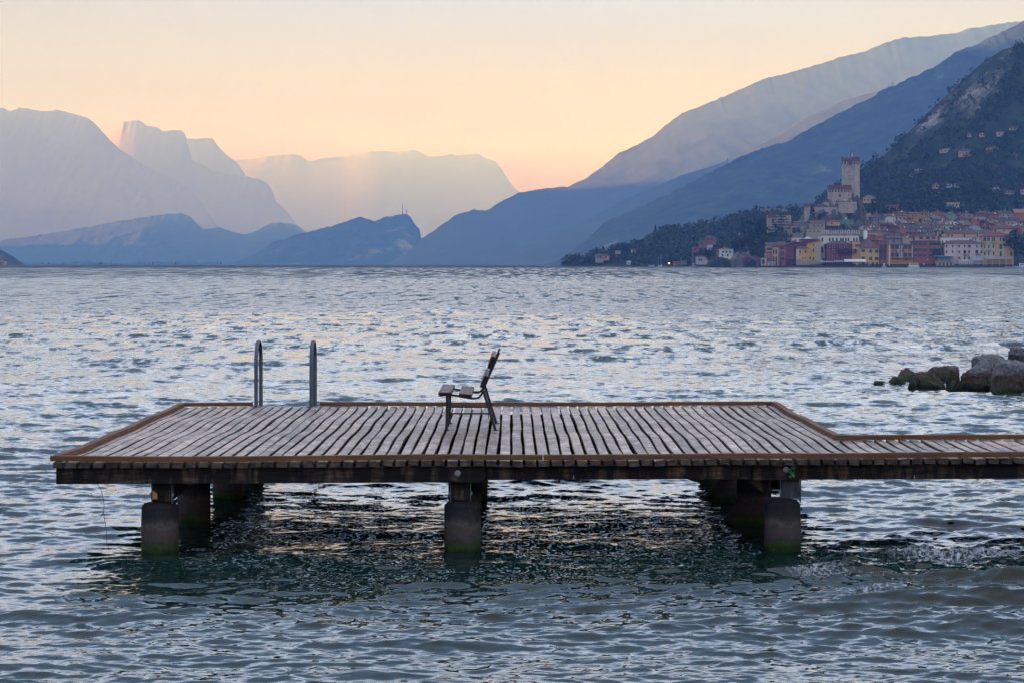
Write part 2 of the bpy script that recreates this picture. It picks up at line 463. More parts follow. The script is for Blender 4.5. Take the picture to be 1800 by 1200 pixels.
ridge("mountain_blue", R2, 6200, 4800, 7800, veg_mid, (900, 475), (2500, -400), 2.5, 130, 2.2, 0.055, 21,
      [(1080, 425, -40, 35, 8, .8), (1120, 385, -30, 60, 5, .6), (1265, 350, -28, 110, 9, .5), (1400, 330, -30, 60, 10, .5), (1450, 290, -30, 40, 8, .5), (1650, 135, -35, 50, 10, .7), (1580, 165, -30, 30, 8, .6), (1620, 190, -30, 50, 8, .5), (1520, 220, -30, 30, 6, .5)], 1.0, (5.0, 0.2))
R3b = [(870, 464), (900, 447), (940, 425), (1000, 400), (1050, 378), (1100, 350), (1160, 325), (1200, 307), (1245, 295), (1300, 272), (1360, 243), (1385, 225), (1420, 205), (1480, 178), (1530, 164), (1580, 152)]
ridge("mountain_low_spur", R3b, 8900, 7400, 9600, veg_ridge, (820, 475), (2300, 40), 4.0, 60, 1.0, 0.06, 31, (), 1.0, (4.0, .2))
R3 = [(738, 424), (741, 421), (767, 403), (797, 381), (812, 373), (831, 369), (856, 370), (877, 357), (911, 340), (950, 332), (1000, 328), (1030, 313), (1060, 293), (1090, 268), (1120, 255), (1150, 238), (1170, 220), (1200, 198), (1240, 183), (1290, 162), (1350, 137), (1400, 125), (1480, 100), (1520, 90), (1555, 76), (1587, 67), (1640, 63), (1681, 58), (1704, 50), (1748, 43), (1789, 38), (1830, 36)]
ridge("mountain_great_ridge", R3, 11000, 9300, 13500, veg_ridge, (690, 470), (2700, -60), 3.0, 80, 1.7, 0.014, 41, [(1560, 130, 0, 60, 20, .2)], 1.0, (4.0, .2))
BR = [(430, 464), (446, 449), (480, 426), (522, 413), (539, 409), (583, 398), (614, 387), (634, 381), (658, 389), (678, 381), (690, 381), (700, 378), (712, 376), (721, 381), (730, 395), (738, 404), (740, 426), (752, 441), (782, 461)]
ridge("hill_with_masts", BR, 11200, 10300, 12200, veg_mid, (405, 470), (800, 470), 1.2, 90, 1.8, 0.07, 51,
      [(715, 430, -10, 16, 25, 1.1), (655, 445, -15, 45, 9, 1.0), (600, 425, -12, 60, 4, .8), (690, 405, -15, 30, 4, .8)], 0.8)
LH = [(0, 422), (42, 417), (83, 411), (139, 402), (194, 392), (250, 382), (285, 378), (317, 374), (333, 379), (347, 393), (358, 404), (386, 399), (403, 406), (431, 415), (441, 413), (456, 403), (470, 395), (486, 391), (505, 392), (522, 397), (539, 409), (560, 430), (600, 464)]
ridge("foothill_low", LH, 14300, 13100, 15400, veg_ridge, (-600, 430), (640, 470), 2.0, 80, 1.6, 0.05, 61)
M1 = [(3, 190), (19, 196), (33, 189), (56, 193), (83, 196), (103, 194), (133, 202), (153, 207), (167, 217), (183, 235), (211, 263), (250, 288), (292, 310), (319, 324), (347, 346), (361, 366), (375, 396), (420, 440), (470, 466)]
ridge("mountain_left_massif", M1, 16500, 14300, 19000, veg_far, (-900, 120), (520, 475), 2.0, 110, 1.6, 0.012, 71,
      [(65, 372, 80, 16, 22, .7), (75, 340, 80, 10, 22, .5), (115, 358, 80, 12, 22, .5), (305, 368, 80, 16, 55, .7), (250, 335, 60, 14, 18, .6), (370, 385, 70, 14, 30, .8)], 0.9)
M2 = [(150, 262), (183, 240), (194, 232), (217, 213), (231, 214), (242, 210), (258, 221), (281, 225), (284, 231), (317, 228), (324, 234), (328, 245), (340, 262), (333, 279), (352, 288), (375, 302), (400, 305), (428, 309), (456, 316), (472, 324), (480, 338), (482, 352), (501, 368), (519, 392), (539, 409), (580, 450), (600, 466)]
M2 = [p for p in M2 if p != (340, 262)]
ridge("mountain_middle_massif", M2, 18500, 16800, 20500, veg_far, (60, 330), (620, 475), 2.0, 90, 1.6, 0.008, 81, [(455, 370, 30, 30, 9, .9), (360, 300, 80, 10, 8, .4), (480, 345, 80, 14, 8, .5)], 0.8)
M2A = [(250, 260), (300, 235), (328, 245), (369, 243), (374, 244), (383, 257), (400, 274), (417, 286), (428, 302), (445, 330), (470, 400), (500, 466)]
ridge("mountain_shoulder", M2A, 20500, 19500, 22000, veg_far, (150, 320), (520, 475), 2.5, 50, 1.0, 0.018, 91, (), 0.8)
M3 = [(400, 283), (415, 281), (437, 281), (467, 275), (516, 271), (530, 274), (541, 283), (550, 283), (568, 278), (608, 274), (651, 266), (694, 267), (730, 263), (742, 270), (752, 276), (782, 274), (791, 270), (806, 273), (840, 270), (851, 277), (871, 284), (883, 299), (895, 320), (911, 337), (940, 380), (990, 440)]
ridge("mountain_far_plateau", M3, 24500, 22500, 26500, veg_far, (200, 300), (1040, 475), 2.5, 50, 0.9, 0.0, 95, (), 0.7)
# the western shore, left of the frame, whose crest keeps the low sun off the lake
n = 80
yy = np.linspace(-6000, 15500, n); tt = np.linspace(0, 2, 40)
T, YV = np.meshgrid(tt, yy, indexing='ij')
hgt = 1190 - 240 * sstep(7000, 8600, YV) - 330 * sstep(11600, 13200, YV) + 120 * fbm(YV / 1500, T * 0, 4, 3)
hgt = hgt * (1 - sstep(13500, 15500, YV) * 0.6)
ZV = hgt * (1 - np.abs(T - 1)) * (1 + 0.15 * fbm(YV / 900, T * 3, 4, 5)) - 30
XV = -2500 - T * 2000 - 0.16 * np.maximum(YV - 6000, 0) + 300 * fbm(YV / 2500, T, 3, 2)
me = mesh_np("west_shore_mountain", np.stack([XV, YV, ZV], -1).reshape(-1, 3), grid_quads(*XV.shape), smooth=True)
a = me.attributes.new("rock", 'FLOAT', 'POINT')
me.materials.append(veg_mid)
tag(lift(bpy.data.objects.new("mountain_west_shore", me)), kind="structure")

# ------------------------------------------------------------------ air
mb = MB().box((-9500, -6200, -110), (13000, 27500, 1300))
m, t, b = mat_new("thin haze"); t.nodes.remove(b)
pv = t.nodes.new("ShaderNodeVolumePrincipled")
pv.inputs["Color"].default_value = (0.18, 0.38, 1.0, 1)
pv.inputs["Absorption Color"].default_value = (1, 1, 1, 1)
pv.inputs["Density"].default_value = 1.3e-4
pv.inputs["Anisotropy"].default_value = 0.0
t.links.new(pv.outputs[0], t.nodes["Material Output"].inputs["Volume"])
hz = mb.build("haze", m); tag(hz, kind="stuff")
# ------------------------------------------------------------------ pier
def wood_mat(name, dark, lite, stretch, rough=0.8, island=0.25, bmp=0.6, stain=None, worn=0.0, endgrain_sideshade=1.0):
    m, t, b = mat_new(name)
    P = posn(t)
    g = t.nodes.new("ShaderNodeNewGeometry")
    sh = t.nodes.new("ShaderNodeVectorMath"); sh.operation = 'SCALE'; sh.inputs["Scale"].default_value = 13.0
    cmb = t.nodes.new("ShaderNodeCombineXYZ")
    for i in range(3): t.links.new(g.outputs["Random Per Island"], cmb.inputs[i])
    t.links.new(cmb.outputs[0], sh.inputs[0])
    ad = t.nodes.new("ShaderNodeVectorMath"); ad.operation = 'ADD'
    t.links.new(P, ad.inputs[0]); t.links.new(sh.outputs[0], ad.inputs[1])
    n1 = noise(t, 1.0, 6, 0.72, scaled(t, ad.outputs[0], stretch), 0.6)
    n2 = noise(t, 1.0, 5, 0.7, scaled(t, ad.outputs[0], tuple(s * 0.16 + 0.6 for s in stretch)), 0.3)
    f = maths(t, 'ADD', maths(t, 'MULTIPLY', n1.outputs[0], 0.62), maths(t, 'MULTIPLY', n2.outputs[0], 0.38))
    col = rampn(t, f, [(0.38, dark), (0.50, tuple(a * .55 + c * .45 for a, c in zip(dark, lite))), (0.60, lite)]).outputs[0]
    v = maprange(t, g.outputs["Random Per Island"], 0, 1, 1 - island, 1 + island)
    h = t.nodes.new("ShaderNodeHueSaturation"); t.links.new(v, h.inputs["Value"]); t.links.new(col, h.inputs["Color"])
    out = h.outputs[0]
    if worn:
        nb = noise(t, 0.5, 3, 0.6, P); out = mixc(t, maprange(t, nb.outputs[0], 0.35, 0.62, 0.55, 0.0), out, (0.05, 0.026, 0.022))
        n4 = noise(t, 1.0, 4, 0.8, scaled(t, P, (9, 2.2, 9)))
        out = mixc(t, maprange(t, n4.outputs[0], 0.50, 0.64, 0, worn), out, (0.70, 0.54, 0.43))
    if stain:
        n3 = noise(t, 1.0, 4, 0.6, scaled(t, P, (7.0, 1.0, 1.6)), 0.4)
        out = mixc(t, maprange(t, n3.outputs[0], 0.38, 0.52, 0, 0.9), out, stain)
    if endgrain_sideshade < 1:     # sawn ends soak up water and darken; side faces get shade painted in
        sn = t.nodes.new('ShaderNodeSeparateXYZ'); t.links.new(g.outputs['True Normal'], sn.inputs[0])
        fe = maprange(t, maths(t, 'SUBTRACT', 1.0, maths(t, 'ABSOLUTE', sn.outputs['Z'])), 0.6, 0.8, 1.0, endgrain_sideshade)
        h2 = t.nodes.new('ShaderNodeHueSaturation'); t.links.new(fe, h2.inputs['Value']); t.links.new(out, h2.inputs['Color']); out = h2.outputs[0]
    t.links.new(out, b.inputs["Base Color"])
    b.inputs["Roughness"].default_value = rough; b.inputs["Specular IOR Level"].default_value = 0.14
    bump(t, b, n1.outputs[0], bmp, 0.006)
    return m
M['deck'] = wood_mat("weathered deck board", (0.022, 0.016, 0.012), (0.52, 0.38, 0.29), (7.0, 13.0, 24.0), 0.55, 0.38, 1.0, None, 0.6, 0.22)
M['deck'].node_tree.nodes["Principled BSDF"].inputs["Specular IOR Level"].default_value = 0.22; M['deck'].node_tree.nodes["Principled BSDF"].inputs["Roughness"].default_value = 0.42
M['rim'] = wood_mat("brown edging timber", (0.090, 0.042, 0.018), (0.20, 0.092, 0.042), (4.0, 5.0, 50.0), 0.65, 0.12, 0.3)
M['beam'] = wood_mat("dark stained beam", (0.008, 0.006, 0.004), (0.16, 0.105, 0.07), (2.5, 2.5, 26.0), 0.8, 0.2, 0.6, (0.008, 0.008, 0.008))
M['post'] = wood_mat("grey timber post", (0.03, 0.032, 0.034), (0.10, 0.10, 0.10), (20, 20, 3.0), 0.8, 0.1, 0.5)
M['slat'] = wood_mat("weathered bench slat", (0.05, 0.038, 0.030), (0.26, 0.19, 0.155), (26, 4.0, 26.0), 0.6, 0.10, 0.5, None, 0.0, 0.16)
M['iron'] = simple("dark painted iron", (0.022, 0.018, 0.018), 0.5, 0.4, 30, 0.3)
M['steel'] = simple("galvanised steel", (0.085, 0.10, 0.12), 0.5, 0.2, 12, 0.5)
M['bolt'] = simple("dull bolt steel", (0.30, 0.31, 0.32), 0.5, 0.2, 60, 0.4)
M['orange'] = simple("faded orange marker paint", (0.50, 0.22, 0.04), 0.6, 0.15, 40)
M['leaf'] = simple("bright young leaf", (0.06, 0.20, 0.03), 0.5, 0.3, 20)
M['twine'] = simple("brown twine", (0.03, 0.022, 0.016), 0.8)
m, t, b = mat_new("stained concrete pile"); M['pile'] = m
P = posn(t); s_ = t.nodes.new("ShaderNodeSeparateXYZ"); t.links.new(P, s_.inputs[0])
n1 = noise(t, 7, 6, 0.7, P, 0.2); n2 = noise(t, 45, 4, 0.7, P)
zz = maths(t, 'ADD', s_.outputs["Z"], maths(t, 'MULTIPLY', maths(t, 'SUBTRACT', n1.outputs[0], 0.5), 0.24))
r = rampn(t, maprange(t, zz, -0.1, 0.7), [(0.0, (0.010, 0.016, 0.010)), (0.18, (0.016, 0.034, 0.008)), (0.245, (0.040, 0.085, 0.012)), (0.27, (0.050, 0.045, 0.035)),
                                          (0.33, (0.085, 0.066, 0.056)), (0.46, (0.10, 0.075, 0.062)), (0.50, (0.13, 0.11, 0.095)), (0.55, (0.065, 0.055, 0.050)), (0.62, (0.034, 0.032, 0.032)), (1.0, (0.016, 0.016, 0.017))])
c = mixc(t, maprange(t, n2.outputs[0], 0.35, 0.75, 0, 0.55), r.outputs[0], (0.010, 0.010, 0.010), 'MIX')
c = mixc(t, maprange(t, noise(t, 30, 3, 0.8, P).outputs[0], 0.66, 0.72, 0, 0.5), c, (0.30, 0.30, 0.29))
t.links.new(c, b.inputs["Base Color"]); b.inputs["Roughness"].default_value = 0.85; b.inputs["Specular IOR Level"].default_value = 0.15
bump(t, b, n2.outputs[0], 0.7, 0.012)

ZT, ZR, ZB = 0.955, 1.010, 0.900        # board top, rim top, board underside
XL, XN, XR = -4.52, 3.62, 13.0
def yf(x): return 24.60 + 0.050 * (x - XL)
def yb(x): return 34.10 + 0.030 * (x - XL)
def yw(x): return 27.60 + 0.02 * (x - XN)
rnd = random.Random(4)
def sag(x, y):
    a = (y - 25.0) / 2.9
    w = -0.011 * (0.5 - 0.5 * math.cos(2 * math.pi * a)) * (0.75 + 0.5 * float(vn(x * 0.8, a * 0.6, 3)))
    return w + 0.014 * float(fbm(x * 0.5, y * 0.55, 2, 5))
pier = empty("pier", (0, 24.8, 0))
tag(pier, "weathered slatted timber jetty on concrete piles standing over the lake", "pier")
def at_pier(o):
    o.parent = pier; o.matrix_parent_inverse = Matrix.Translation((0, -24.8, 0)); return o
dk = MB()
x = XL + 0.015
while x < XR:
    pitch = 0.129 + rnd.uniform(-0.003, 0.003); w = pitch - 0.030 + rnd.uniform(-0.004, 0.003)
    long = x + w < XN + 0.02
    y0 = yf(x) - 0.035 + rnd.uniform(-0.012, 0.012); y1 = (yb(x) if long else yw(x)) + 0.03 + rnd.uniform(-0.01, 0.02)
    ph = rnd.uniform(0, 50); dz = rnd.uniform(-0.004, 0.004); amp = 0.006 if rnd.random() < 0.75 else 0.015
    ns = 34 if long else 12; rings = []; th = 0.052 + rnd.uniform(0, 0.006)
    for k in range(ns + 1):
        y = y0 + (y1 - y0) * k / ns
        ox = amp * float(fbm(ph, y * 0.42, 3, 1)) * min(1, k / 2) * 1.3
        wd = w * (1 + 0.045 * float(fbm(ph + 9, y * 0.9, 2, 2)))
        z = ZT + dz + sag(x, y) * (1 if k else .6)
        xa, xb = x + ox, x + ox + wd; cz = 0.007; rl = 0.004 * float(fbm(ph + 3, y * .5, 1, 4))
        za, zb_ = z + rl, z - rl
        rings.append([(xa, y, za - th), (xb, y, zb_ - th), (xb, y, zb_ - cz), (xb - cz, y, zb_), (xa + cz, y, za), (xa, y, za - cz)])
    dk.loft(rings)
    x += pitch
at_pier(dk.build("decking", M['deck']))

def rim(pts, w, dirx, name="edging_board", h=0.052):
    """pts: (x, y) along the board; w across; follows the boards it lies on"""
    rings = []
    for i, (px_, py_) in enumerate(pts):
        z0 = ZT + sag(px_, py_) + 0.006; z1 = z0 + h; e = 0.006
        ax, ay = (w, 0) if dirx == 'x' else (0, w)
        rings.append([(px_, py_, z0), (px_ + ax, py_ + ay, z0), (px_ + ax, py_ + ay, z1 - e),
                      (px_ + ax * .93, py_ + ay * .93, z1), (px_ + ax * .07, py_ + ay * .07, z1), (px_, py_, z1 - e)])
    return at_pier(MB().loft(rings).build(name, M['rim']))
def linx(x0, x1, fy, n=24): return [(x0 + (x1 - x0) * k / n, fy(x0 + (x1 - x0) * k / n)) for k in range(n + 1)]
def liny(x, y0, y1, n=36): return [(x, y0 + (y1 - y0) * k / n) for k in range(n + 1)]
rim(linx(XL - .02, 0.305, yf), 0.075, 'y')
rim(linx(0.312, 4.48, yf), 0.075, 'y')
rim(linx(4.485, XR, lambda x: yf(x) + .006), 0.07, 'y')
rim(liny(XL - .01, yf(XL) + .08, yb(XL) - .01), 0.075, 'x')
rim(linx(XL - .01, wx(445, 34.2), lambda x: yb(x) - .01, 12), 0.07, 'y')
rim(linx(wx(564, 34.3), XN - .05, lambda x: yb(x) - .01, 40), 0.07, 'y')
rim(liny(XN - .06, yw(XN) - .02, yb(XN) + .06), 0.075, 'x')
rim(linx(XN + .02, XN + 2.3, lambda x: yw(x) - .02, 12), 0.07, 'y')
rim(linx(XN + 2.31, XR, lambda x: yw(x) - .014, 12), 0.07, 'y')

def beam(lo, hi, name="beam", mat='beam', sk=0.0):
    x0, y0, z0 = lo; x1, y1, z1 = hi
    return at_pier(MB().add([(x0, y0, z0), (x1, y0 + sk, z0), (x1, y1 + sk, z0), (x0, y1, z0), (x0, y0, z1), (x1, y0 + sk, z1), (x1, y1 + sk, z1), (x0, y1, z1)],
                            [(3, 2, 1, 0), (4, 5, 6, 7), (0, 1, 5, 4), (1, 2, 6, 5), (2, 3, 7, 6), (3, 0, 4, 7)]).build(name, M[mat]))
bz = 0.735; zt = ZB - 0.010
def bm2(x0, x1, off, z0=bz, th=0.10):
    beam((x0, yf(x0) + off, z0), (x1, yf(x0) + off + th, zt), sk=0.05 * (x1 - x0))
bm2(XL + .03, -0.27, 0.05)
bm2(-0.262, 2.40, 0.115, 0.752)
bm2(2.405, XR, 0.105, 0.742)
for k, Yr in enumerate((26.3, 27.8, 29.25, 30.7, 32.15, 33.6)):
    beam((XL + .06, Yr - .06, bz + .01), (XN - .05 if k > 1 else XR, Yr + .06, zt - .02), "cross_beam", sk=0.25)
COL = (-3.52, -0.505, 2.72)
for ci, X in enumerate(COL + (6.6, 10.2)):
    rows = (25.0, 27.85, 30.85, 33.65) if ci < 3 else (25.2, 27.4)
    for ri, Y in enumerate(rows):
        yy_ = Y + 0.05 * (X - XL) * (0.6 if ri else 1.0) * (0.5 if ri else 1) - (0.09 if ri == 0 else 0)
        if ri == 0:
            pr = [(0.185, -0.9), (0.186, 0.0), (0.184, 0.3), (0.183, 0.488), (0.118, 0.552), (0.0, 0.556)]
        elif ci == 2:
            pr = [(0.62, -0.35), (0.30, 0.10), (0.19, 0.24), (0.188, bz - 0.17)]
        else:
            pr = [(0.185, -0.9), (0.186, 0.0), (0.184, 0.4), (0.184, bz - 0.17 if ci else bz - .02)]
        cxj = X + (0.01, -.02, .015, 0)[ri]
        zs_p = [pr[0][1] + (pr[-1][1] - pr[0][1]) * k / 40 for k in range(41)]
        fr = [(float(np.interp(z, [a[1] for a in pr], [a[0] for a in pr])), z) for z in zs_p]
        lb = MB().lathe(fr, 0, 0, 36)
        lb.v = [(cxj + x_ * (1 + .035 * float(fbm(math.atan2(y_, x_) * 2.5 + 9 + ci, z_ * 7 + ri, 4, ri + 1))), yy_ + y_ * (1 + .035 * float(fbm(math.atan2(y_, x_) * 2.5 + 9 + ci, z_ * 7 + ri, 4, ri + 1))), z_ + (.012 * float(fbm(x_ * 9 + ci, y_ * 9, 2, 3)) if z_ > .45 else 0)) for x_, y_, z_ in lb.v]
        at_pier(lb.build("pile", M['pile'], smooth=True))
        if ri == 0:
            px0 = cxj + (0.03, -0.02, 0.075, 0, 0)[ci]
            at_pier(MB().box((px0 - .085, yy_ - .09, .545), (px0 + .085, yy_ + .09, bz - .001)).build("post", M['post' if ci == 2 else 'beam']))
            for sgn in (-1, 1):
                xx_ = px0 + sgn * .10
                br = MB().box((xx_ - .006, yy_ - .07, .50), (xx_ + .006, yy_ - .02, bz - .01)).box((xx_ - .006, yy_ - .105, .56), (xx_ + .006, yy_ - .07, .64))
                at_pier(br.build("bracket", M['steel']))
                at_pier(MB().lathe([(0.014, 0), (0.014, .02), (.009, .028)], 0, 0, 8).build("bolt", M['bolt'], loc=(xx_ + sgn * .006, yy_ - .088, .60)))
    # long bearer over the piles of this row, its end cut to a slope
    Y0 = rows[0] + 0.05 * (X - XL) + 0.18; Y1 = rows[-1] + .5
    w = 0.085
    zs = bz - 0.003
    side = [(Y0, zs), (Y1, zs), (Y1, zs - .165), (Y0 + .35, zs - .165), (Y0, zs - .06)]
    vs = [(X - w, a, z) for a, z in side] + [(X + w, a, z) for a, z in side]
    fs = [(0, 1, 2, 3, 4), (9, 8, 7, 6, 5)] + [(i, (i + 1) % 5, 5 + (i + 1) % 5, 5 + i) for i in range(5)]
    at_pier(MB().add(vs, fs).build("bearer", M['beam']))
    # sloping strut beside the head of the near pile
    if ci in (0, 2):
        s = 1 if ci == 0 else -1
        yq = rows[0] + 0.05 * (X - XL) + .02
        bx = X + s * .09
        poly = [(bx, bz - .002), (bx + s * .30, bz - .002), (bx + s * .20, bz - .06), (bx + s * .03, bz - .20), (bx, bz - .20)]
        vs = [(a, yq, z) for a, z in poly] + [(a, yq + .09, z) for a, z in poly]
        at_pier(MB().add(vs, fs).build("strut", M['beam']))
def disc_bolt(px_, py_, off):
    X = wx(px_, 24.9); Y = yf(X) + off; Z = wz(py_, Y)
    rings = []
    for r_, d in ((0.030, 0.0), (0.030, -.006), (.017, -.008), (.017, -.018), (.012, -.022)):
        rings.append([(X + r_ * math.cos(2 * math.pi * k / 16), Y + d, Z + r_ * math.sin(2 * math.pi * k / 16)) for k in range(16)])
    at_pier(MB().loft(rings).build("bolt", M['bolt'], smooth=True))
disc_bolt(804.5, 831, 0.049); disc_bolt(1385, 824.5, 0.104)
X = COL[0]; Y = 25.0 - .09 - .092
at_pier(MB().add([(wx(268, Y), Y, wz(861, Y)), (wx(276, Y), Y, wz(866, Y)), (wx(277, Y), Y, wz(876, Y)), (wx(268, Y), Y, wz(877, Y)),
                  (wx(268, Y), Y + .003, wz(861, Y)), (wx(276, Y), Y + .003, wz(866, Y)), (wx(277, Y), Y + .003, wz(876, Y)), (wx(268, Y), Y + .003, wz(877, Y))],
                 [(0, 1, 2, 3), (7, 6, 5, 4), (0, 4, 5, 1), (1, 5, 6, 2), (2, 6, 7, 3), (3, 7, 4, 0)]).build("marker_patch", M['orange']))
for px_ in (1008, 1611):     # small nail tags on the beam
    X = wx(px_, 25.0); Y = yf(X) + .10; Z = wz(838, Y)
    at_pier(MB().box((X - .004, Y, Z - .02), (X + .004, Y + .006, Z + .02)).build("nail", M['bolt']))

# ------------------------------------------------------------------ swim ladder
lx = [wx(450.5, 34.0), wx(547.5, 34.0)]
lad = empty("swim_ladder", (sum(lx) / 2, 34.2, ZT))
tag(lad, "grey galvanised steel swim ladder with two hooped handrails at the back edge of the jetty", "ladder")
for X in lx:
    pts = []; Y0, Y1 = 33.98, 34.62; top = wz(600, 34.2); R = (Y1 - Y0) / 2
    def flat(pts, hw=0.026, ht=0.016):
        rings = []
        for i, p in enumerate(pts):
            p = Vector(p); tn = (Vector(pts[min(i + 1, len(pts) - 1)]) - Vector(pts[max(i - 1, 0)])).normalized()
            nrm = Vector((0, tn.z, -tn.y)); e = .35
            rr_ = []
            for a, c_ in ((-1, -e), (-e, -1), (e, -1), (1, -e), (1, e), (e, 1), (-e, 1), (-1, e)):
                rr_.append(p + Vector((1, 0, 0)) * a * hw + nrm * c_ * ht)
            rings.append(rr_)
        return rings
    zs_ = [ZT + .01, ZT + .3, ZT + .55, top - R * .9]
    pts = [(X, Y0, z) for z in zs_]
    for k in range(1, 16):
        a = math.pi * k / 16
        pts.append((X, (Y0 + Y1) / 2 - R * math.cos(a), top - R * .9 + R * .9 * math.sin(a)))
    pts += [(X, Y1, top - R * .9 - .2), (X, Y1, .9), (X, Y1, 0.3), (X, Y1, -.9)]
    o = MB().loft(flat(pts)).build("handrail", M['steel'], lad, smooth=True); o.matrix_parent_inverse = Matrix.Translation(-lad.location)
    pl = MB().box((X - .07, Y0 - .06, ZT + .004), (X + .07, Y0 + .10, ZT + .014)).build("base_plate", M['steel'], lad); pl.matrix_parent_inverse = Matrix.Translation(-lad.location)
for z in (.55, .25, -.05, -.35):
    o = MB().box((lx[0] + .03, 34.58, z - .012), (lx[1] - .03, 34.66, z + .012)).build("rung", M['steel'], lad); o.matrix_parent_inverse = Matrix.Translation(-lad.location)

# ------------------------------------------------------------------ bench, seen from its end
YN = 29.2
BX = wx(785.5, YN)
bench = empty("bench", (BX, YN, ZT))
tag(bench, "weathered two-plank park bench on thin dark iron legs, standing on the jetty and facing left", "bench")
SC = YN / FOC * (180.0 / 1137.0)            # metres per pixel of a close look at the bench end
def bp(zx, zy): return ((zx - 286) * SC, (1050 - zy) * SC)
def bpart(o): o.parent = bench; return o
def side_mb(poly, y0, y1):
    n = len(poly); vs = [(a, y0, z) for a, z in poly] + [(a, y1, z) for a, z in poly]
    return MB().add(vs, [tuple(range(n)), tuple(range(2 * n - 1, n - 1, -1))] + [(i, (i + 1) % n, n + (i + 1) % n, n + i) for i in range(n)])
for yo in (0.0, 1.33):
    sx0 = bp(205, 655); curve = [bp(205, 655), bp(270, 652), bp(340, 652), bp(400, 660), bp(460, 673), bp(520, 684), bp(575, 690), bp(620, 687), bp(648, 674), bp(668, 650), bp(680, 620), bp(690, 590),
                                 bp(712, 540), bp(745, 465), bp(780, 385), bp(815, 305), bp(848, 228), bp(864, 192), bp(872, 186)]
    rings = []
    for i, (a, z) in enumerate(curve):
        j0, j1 = max(i - 1, 0), min(i + 1, len(curve) - 1)
        tx, tz = curve[j1][0] - curve[j0][0], curve[j1][1] - curve[j0][1]; l = math.hypot(tx, tz); nx_, nz_ = -tz / l, tx / l
        h = .012; wd = .02
        rings.append([(a + nx_ * h, yo - wd, z + nz_ * h), (a - nx_ * h, yo - wd, z - nz_ * h), (a - nx_ * h, yo + wd, z - nz_ * h), (a + nx_ * h, yo + wd, z + nz_ * h)])
    bpart(MB().loft(rings).build("side_frame", M['iron']))
    a, z = bp(290, 655); a2, z2 = bp(283, 1046)
    def leg(a, z, a2, z2, w):
        b_ = MB().loft([[(a - w, yo - w, z), (a + w, yo - w, z), (a + w, yo + w, z), (a - w, yo + w, z)], [(a2 - w, yo - w, z2), (a2 + w, yo - w, z2), (a2 + w, yo + w, z2), (a2 - w, yo + w, z2)]])
        o = bpart(b_.build("leg", M['iron']))
        f_ = MB().box((a2 - .036, yo - .036, 0.002), (a2 + .036, yo + .036, .010)).build("foot", M['iron'], o)
    leg(a, z, a2, .008, .0155)
    a, z = bp(690, 600); a2, _ = bp(826, 1046); leg(a, z, a2, .008, .0165)
    a, z = bp(290, 858); a2, z2 = bp(765, 858)
    bpart(MB().tube([(a, yo, z), (a2, yo, z2)], .009, 8).build("stretcher", M['iron']))
    a, z = bp(748, 850)
    bpart(MB().tube([(a, yo - .012, z + .01), (a, yo - .012, z - .065)], .005, 8).build("adjusting_bolt", M['iron']))
yA, yB = -.17, 1.72
def slat(poly, name):
    poly = [bp(*p) for p in poly]
    return bpart(side_mb(poly, yA, yB).build(name, M['slat']))
def quad(ax, ay, bx, by, th):      # plank whose top runs a->b in the side view
    a, b2 = Vector((ax, ay)), Vector((bx, by)); d = (b2 - a).normalized(); n = Vector((-d.y, d.x)) * th
    c_ = 3.0
    return [tuple(a + d * c_), tuple(b2 - d * c_), tuple(b2 + n.normalized() * c_), tuple(b2 + n), tuple(a + n), tuple(a + n.normalized() * c_)]
slat(quad(196, 614, 338, 616, 36), "seat_slat")
slat(quad(422, 628, 566, 640, 36), "seat_slat")
slat(quad(706, 428, 652, 556, -44), "backrest_slat")
slat(quad(786, 216, 734, 348, -44), "backrest_slat")
for (zx, zy) in ((215, 612), (318, 614), (441, 628), (545, 637)):
    for y in (0.0, 1.33):
        a, z = bp(zx, zy); bpart(MB().lathe([(.011, z - .002), (.009, z + .0035)], a, y, 10).build("screw_head", M['iron']))

# ------------------------------------------------------------------ small things on the pier
X = wx(1392, 25.0); Y = yf(X) + .085
rs = random.Random(3); wd = empty("weed", (X, Y, wz(836, Y)))
tag(wd, "small bright green leafy weed sprouting from the dark beam beside a bolt", "plant")
lf = MB()
for k in range(15):
    cx_, cz_ = rs.uniform(-.035, .035), rs.uniform(-.01, .085); a = rs.uniform(0, 6.28); l = rs.uniform(.016, .03)
    d = Vector((math.cos(a), rs.uniform(-.4, .1), math.sin(a))).normalized(); s = d.cross(Vector((0, 1, .2))).normalized() * l * .42
    c0 = Vector((cx_, rs.uniform(-.03, .0), cz_))
    lf.add([c0 - d * l, c0 + s - d * l * .1, c0 + d * l, c0 - s - d * l * .1], [(0, 1, 2, 3)])
lf.build("foliage", M['leaf'], wd)
MB().tube([(0, .012, -.012), (.004, -.006, .03), (-.006, -.012, .07)], .0025, 6).build("stem", M['leaf'], wd)
pts = []
Y = 24.75
for px_, py_ in ((171, 850), (176, 856), (180, 868), (183, 885), (182, 900), (185, 918), (187, 935), (188, 952), (192, 966)):
    pts.append(wp(px_, py_, Y + rs.uniform(-.02, .02)))
o = MB().tube(pts, .0028, 5).tube([pts[2], pts[2] + Vector((-.08, .02, -.05)), pts[2] + Vector((-.12, .02, .01))], .002, 5).tube([pts[4], pts[4] + Vector((-.04, 0, -.06))], .002, 5).build("hanging_twine", M['twine'])
tag(o, "thin brown twine hanging from the jetty's left end almost to the water", "twine")
Y = 33.7; X = wx(553, Y)
o = MB().tube([(X - .03, Y, bz - .03), (X, Y, bz - .08), (X + .03, Y - .01, bz - .12), (X + .005, Y, bz - .15)], .008, 6).build("rope_end", M['twine'])
tag(o, "short dark rope end dangling under the jetty near the ladder", "rope")

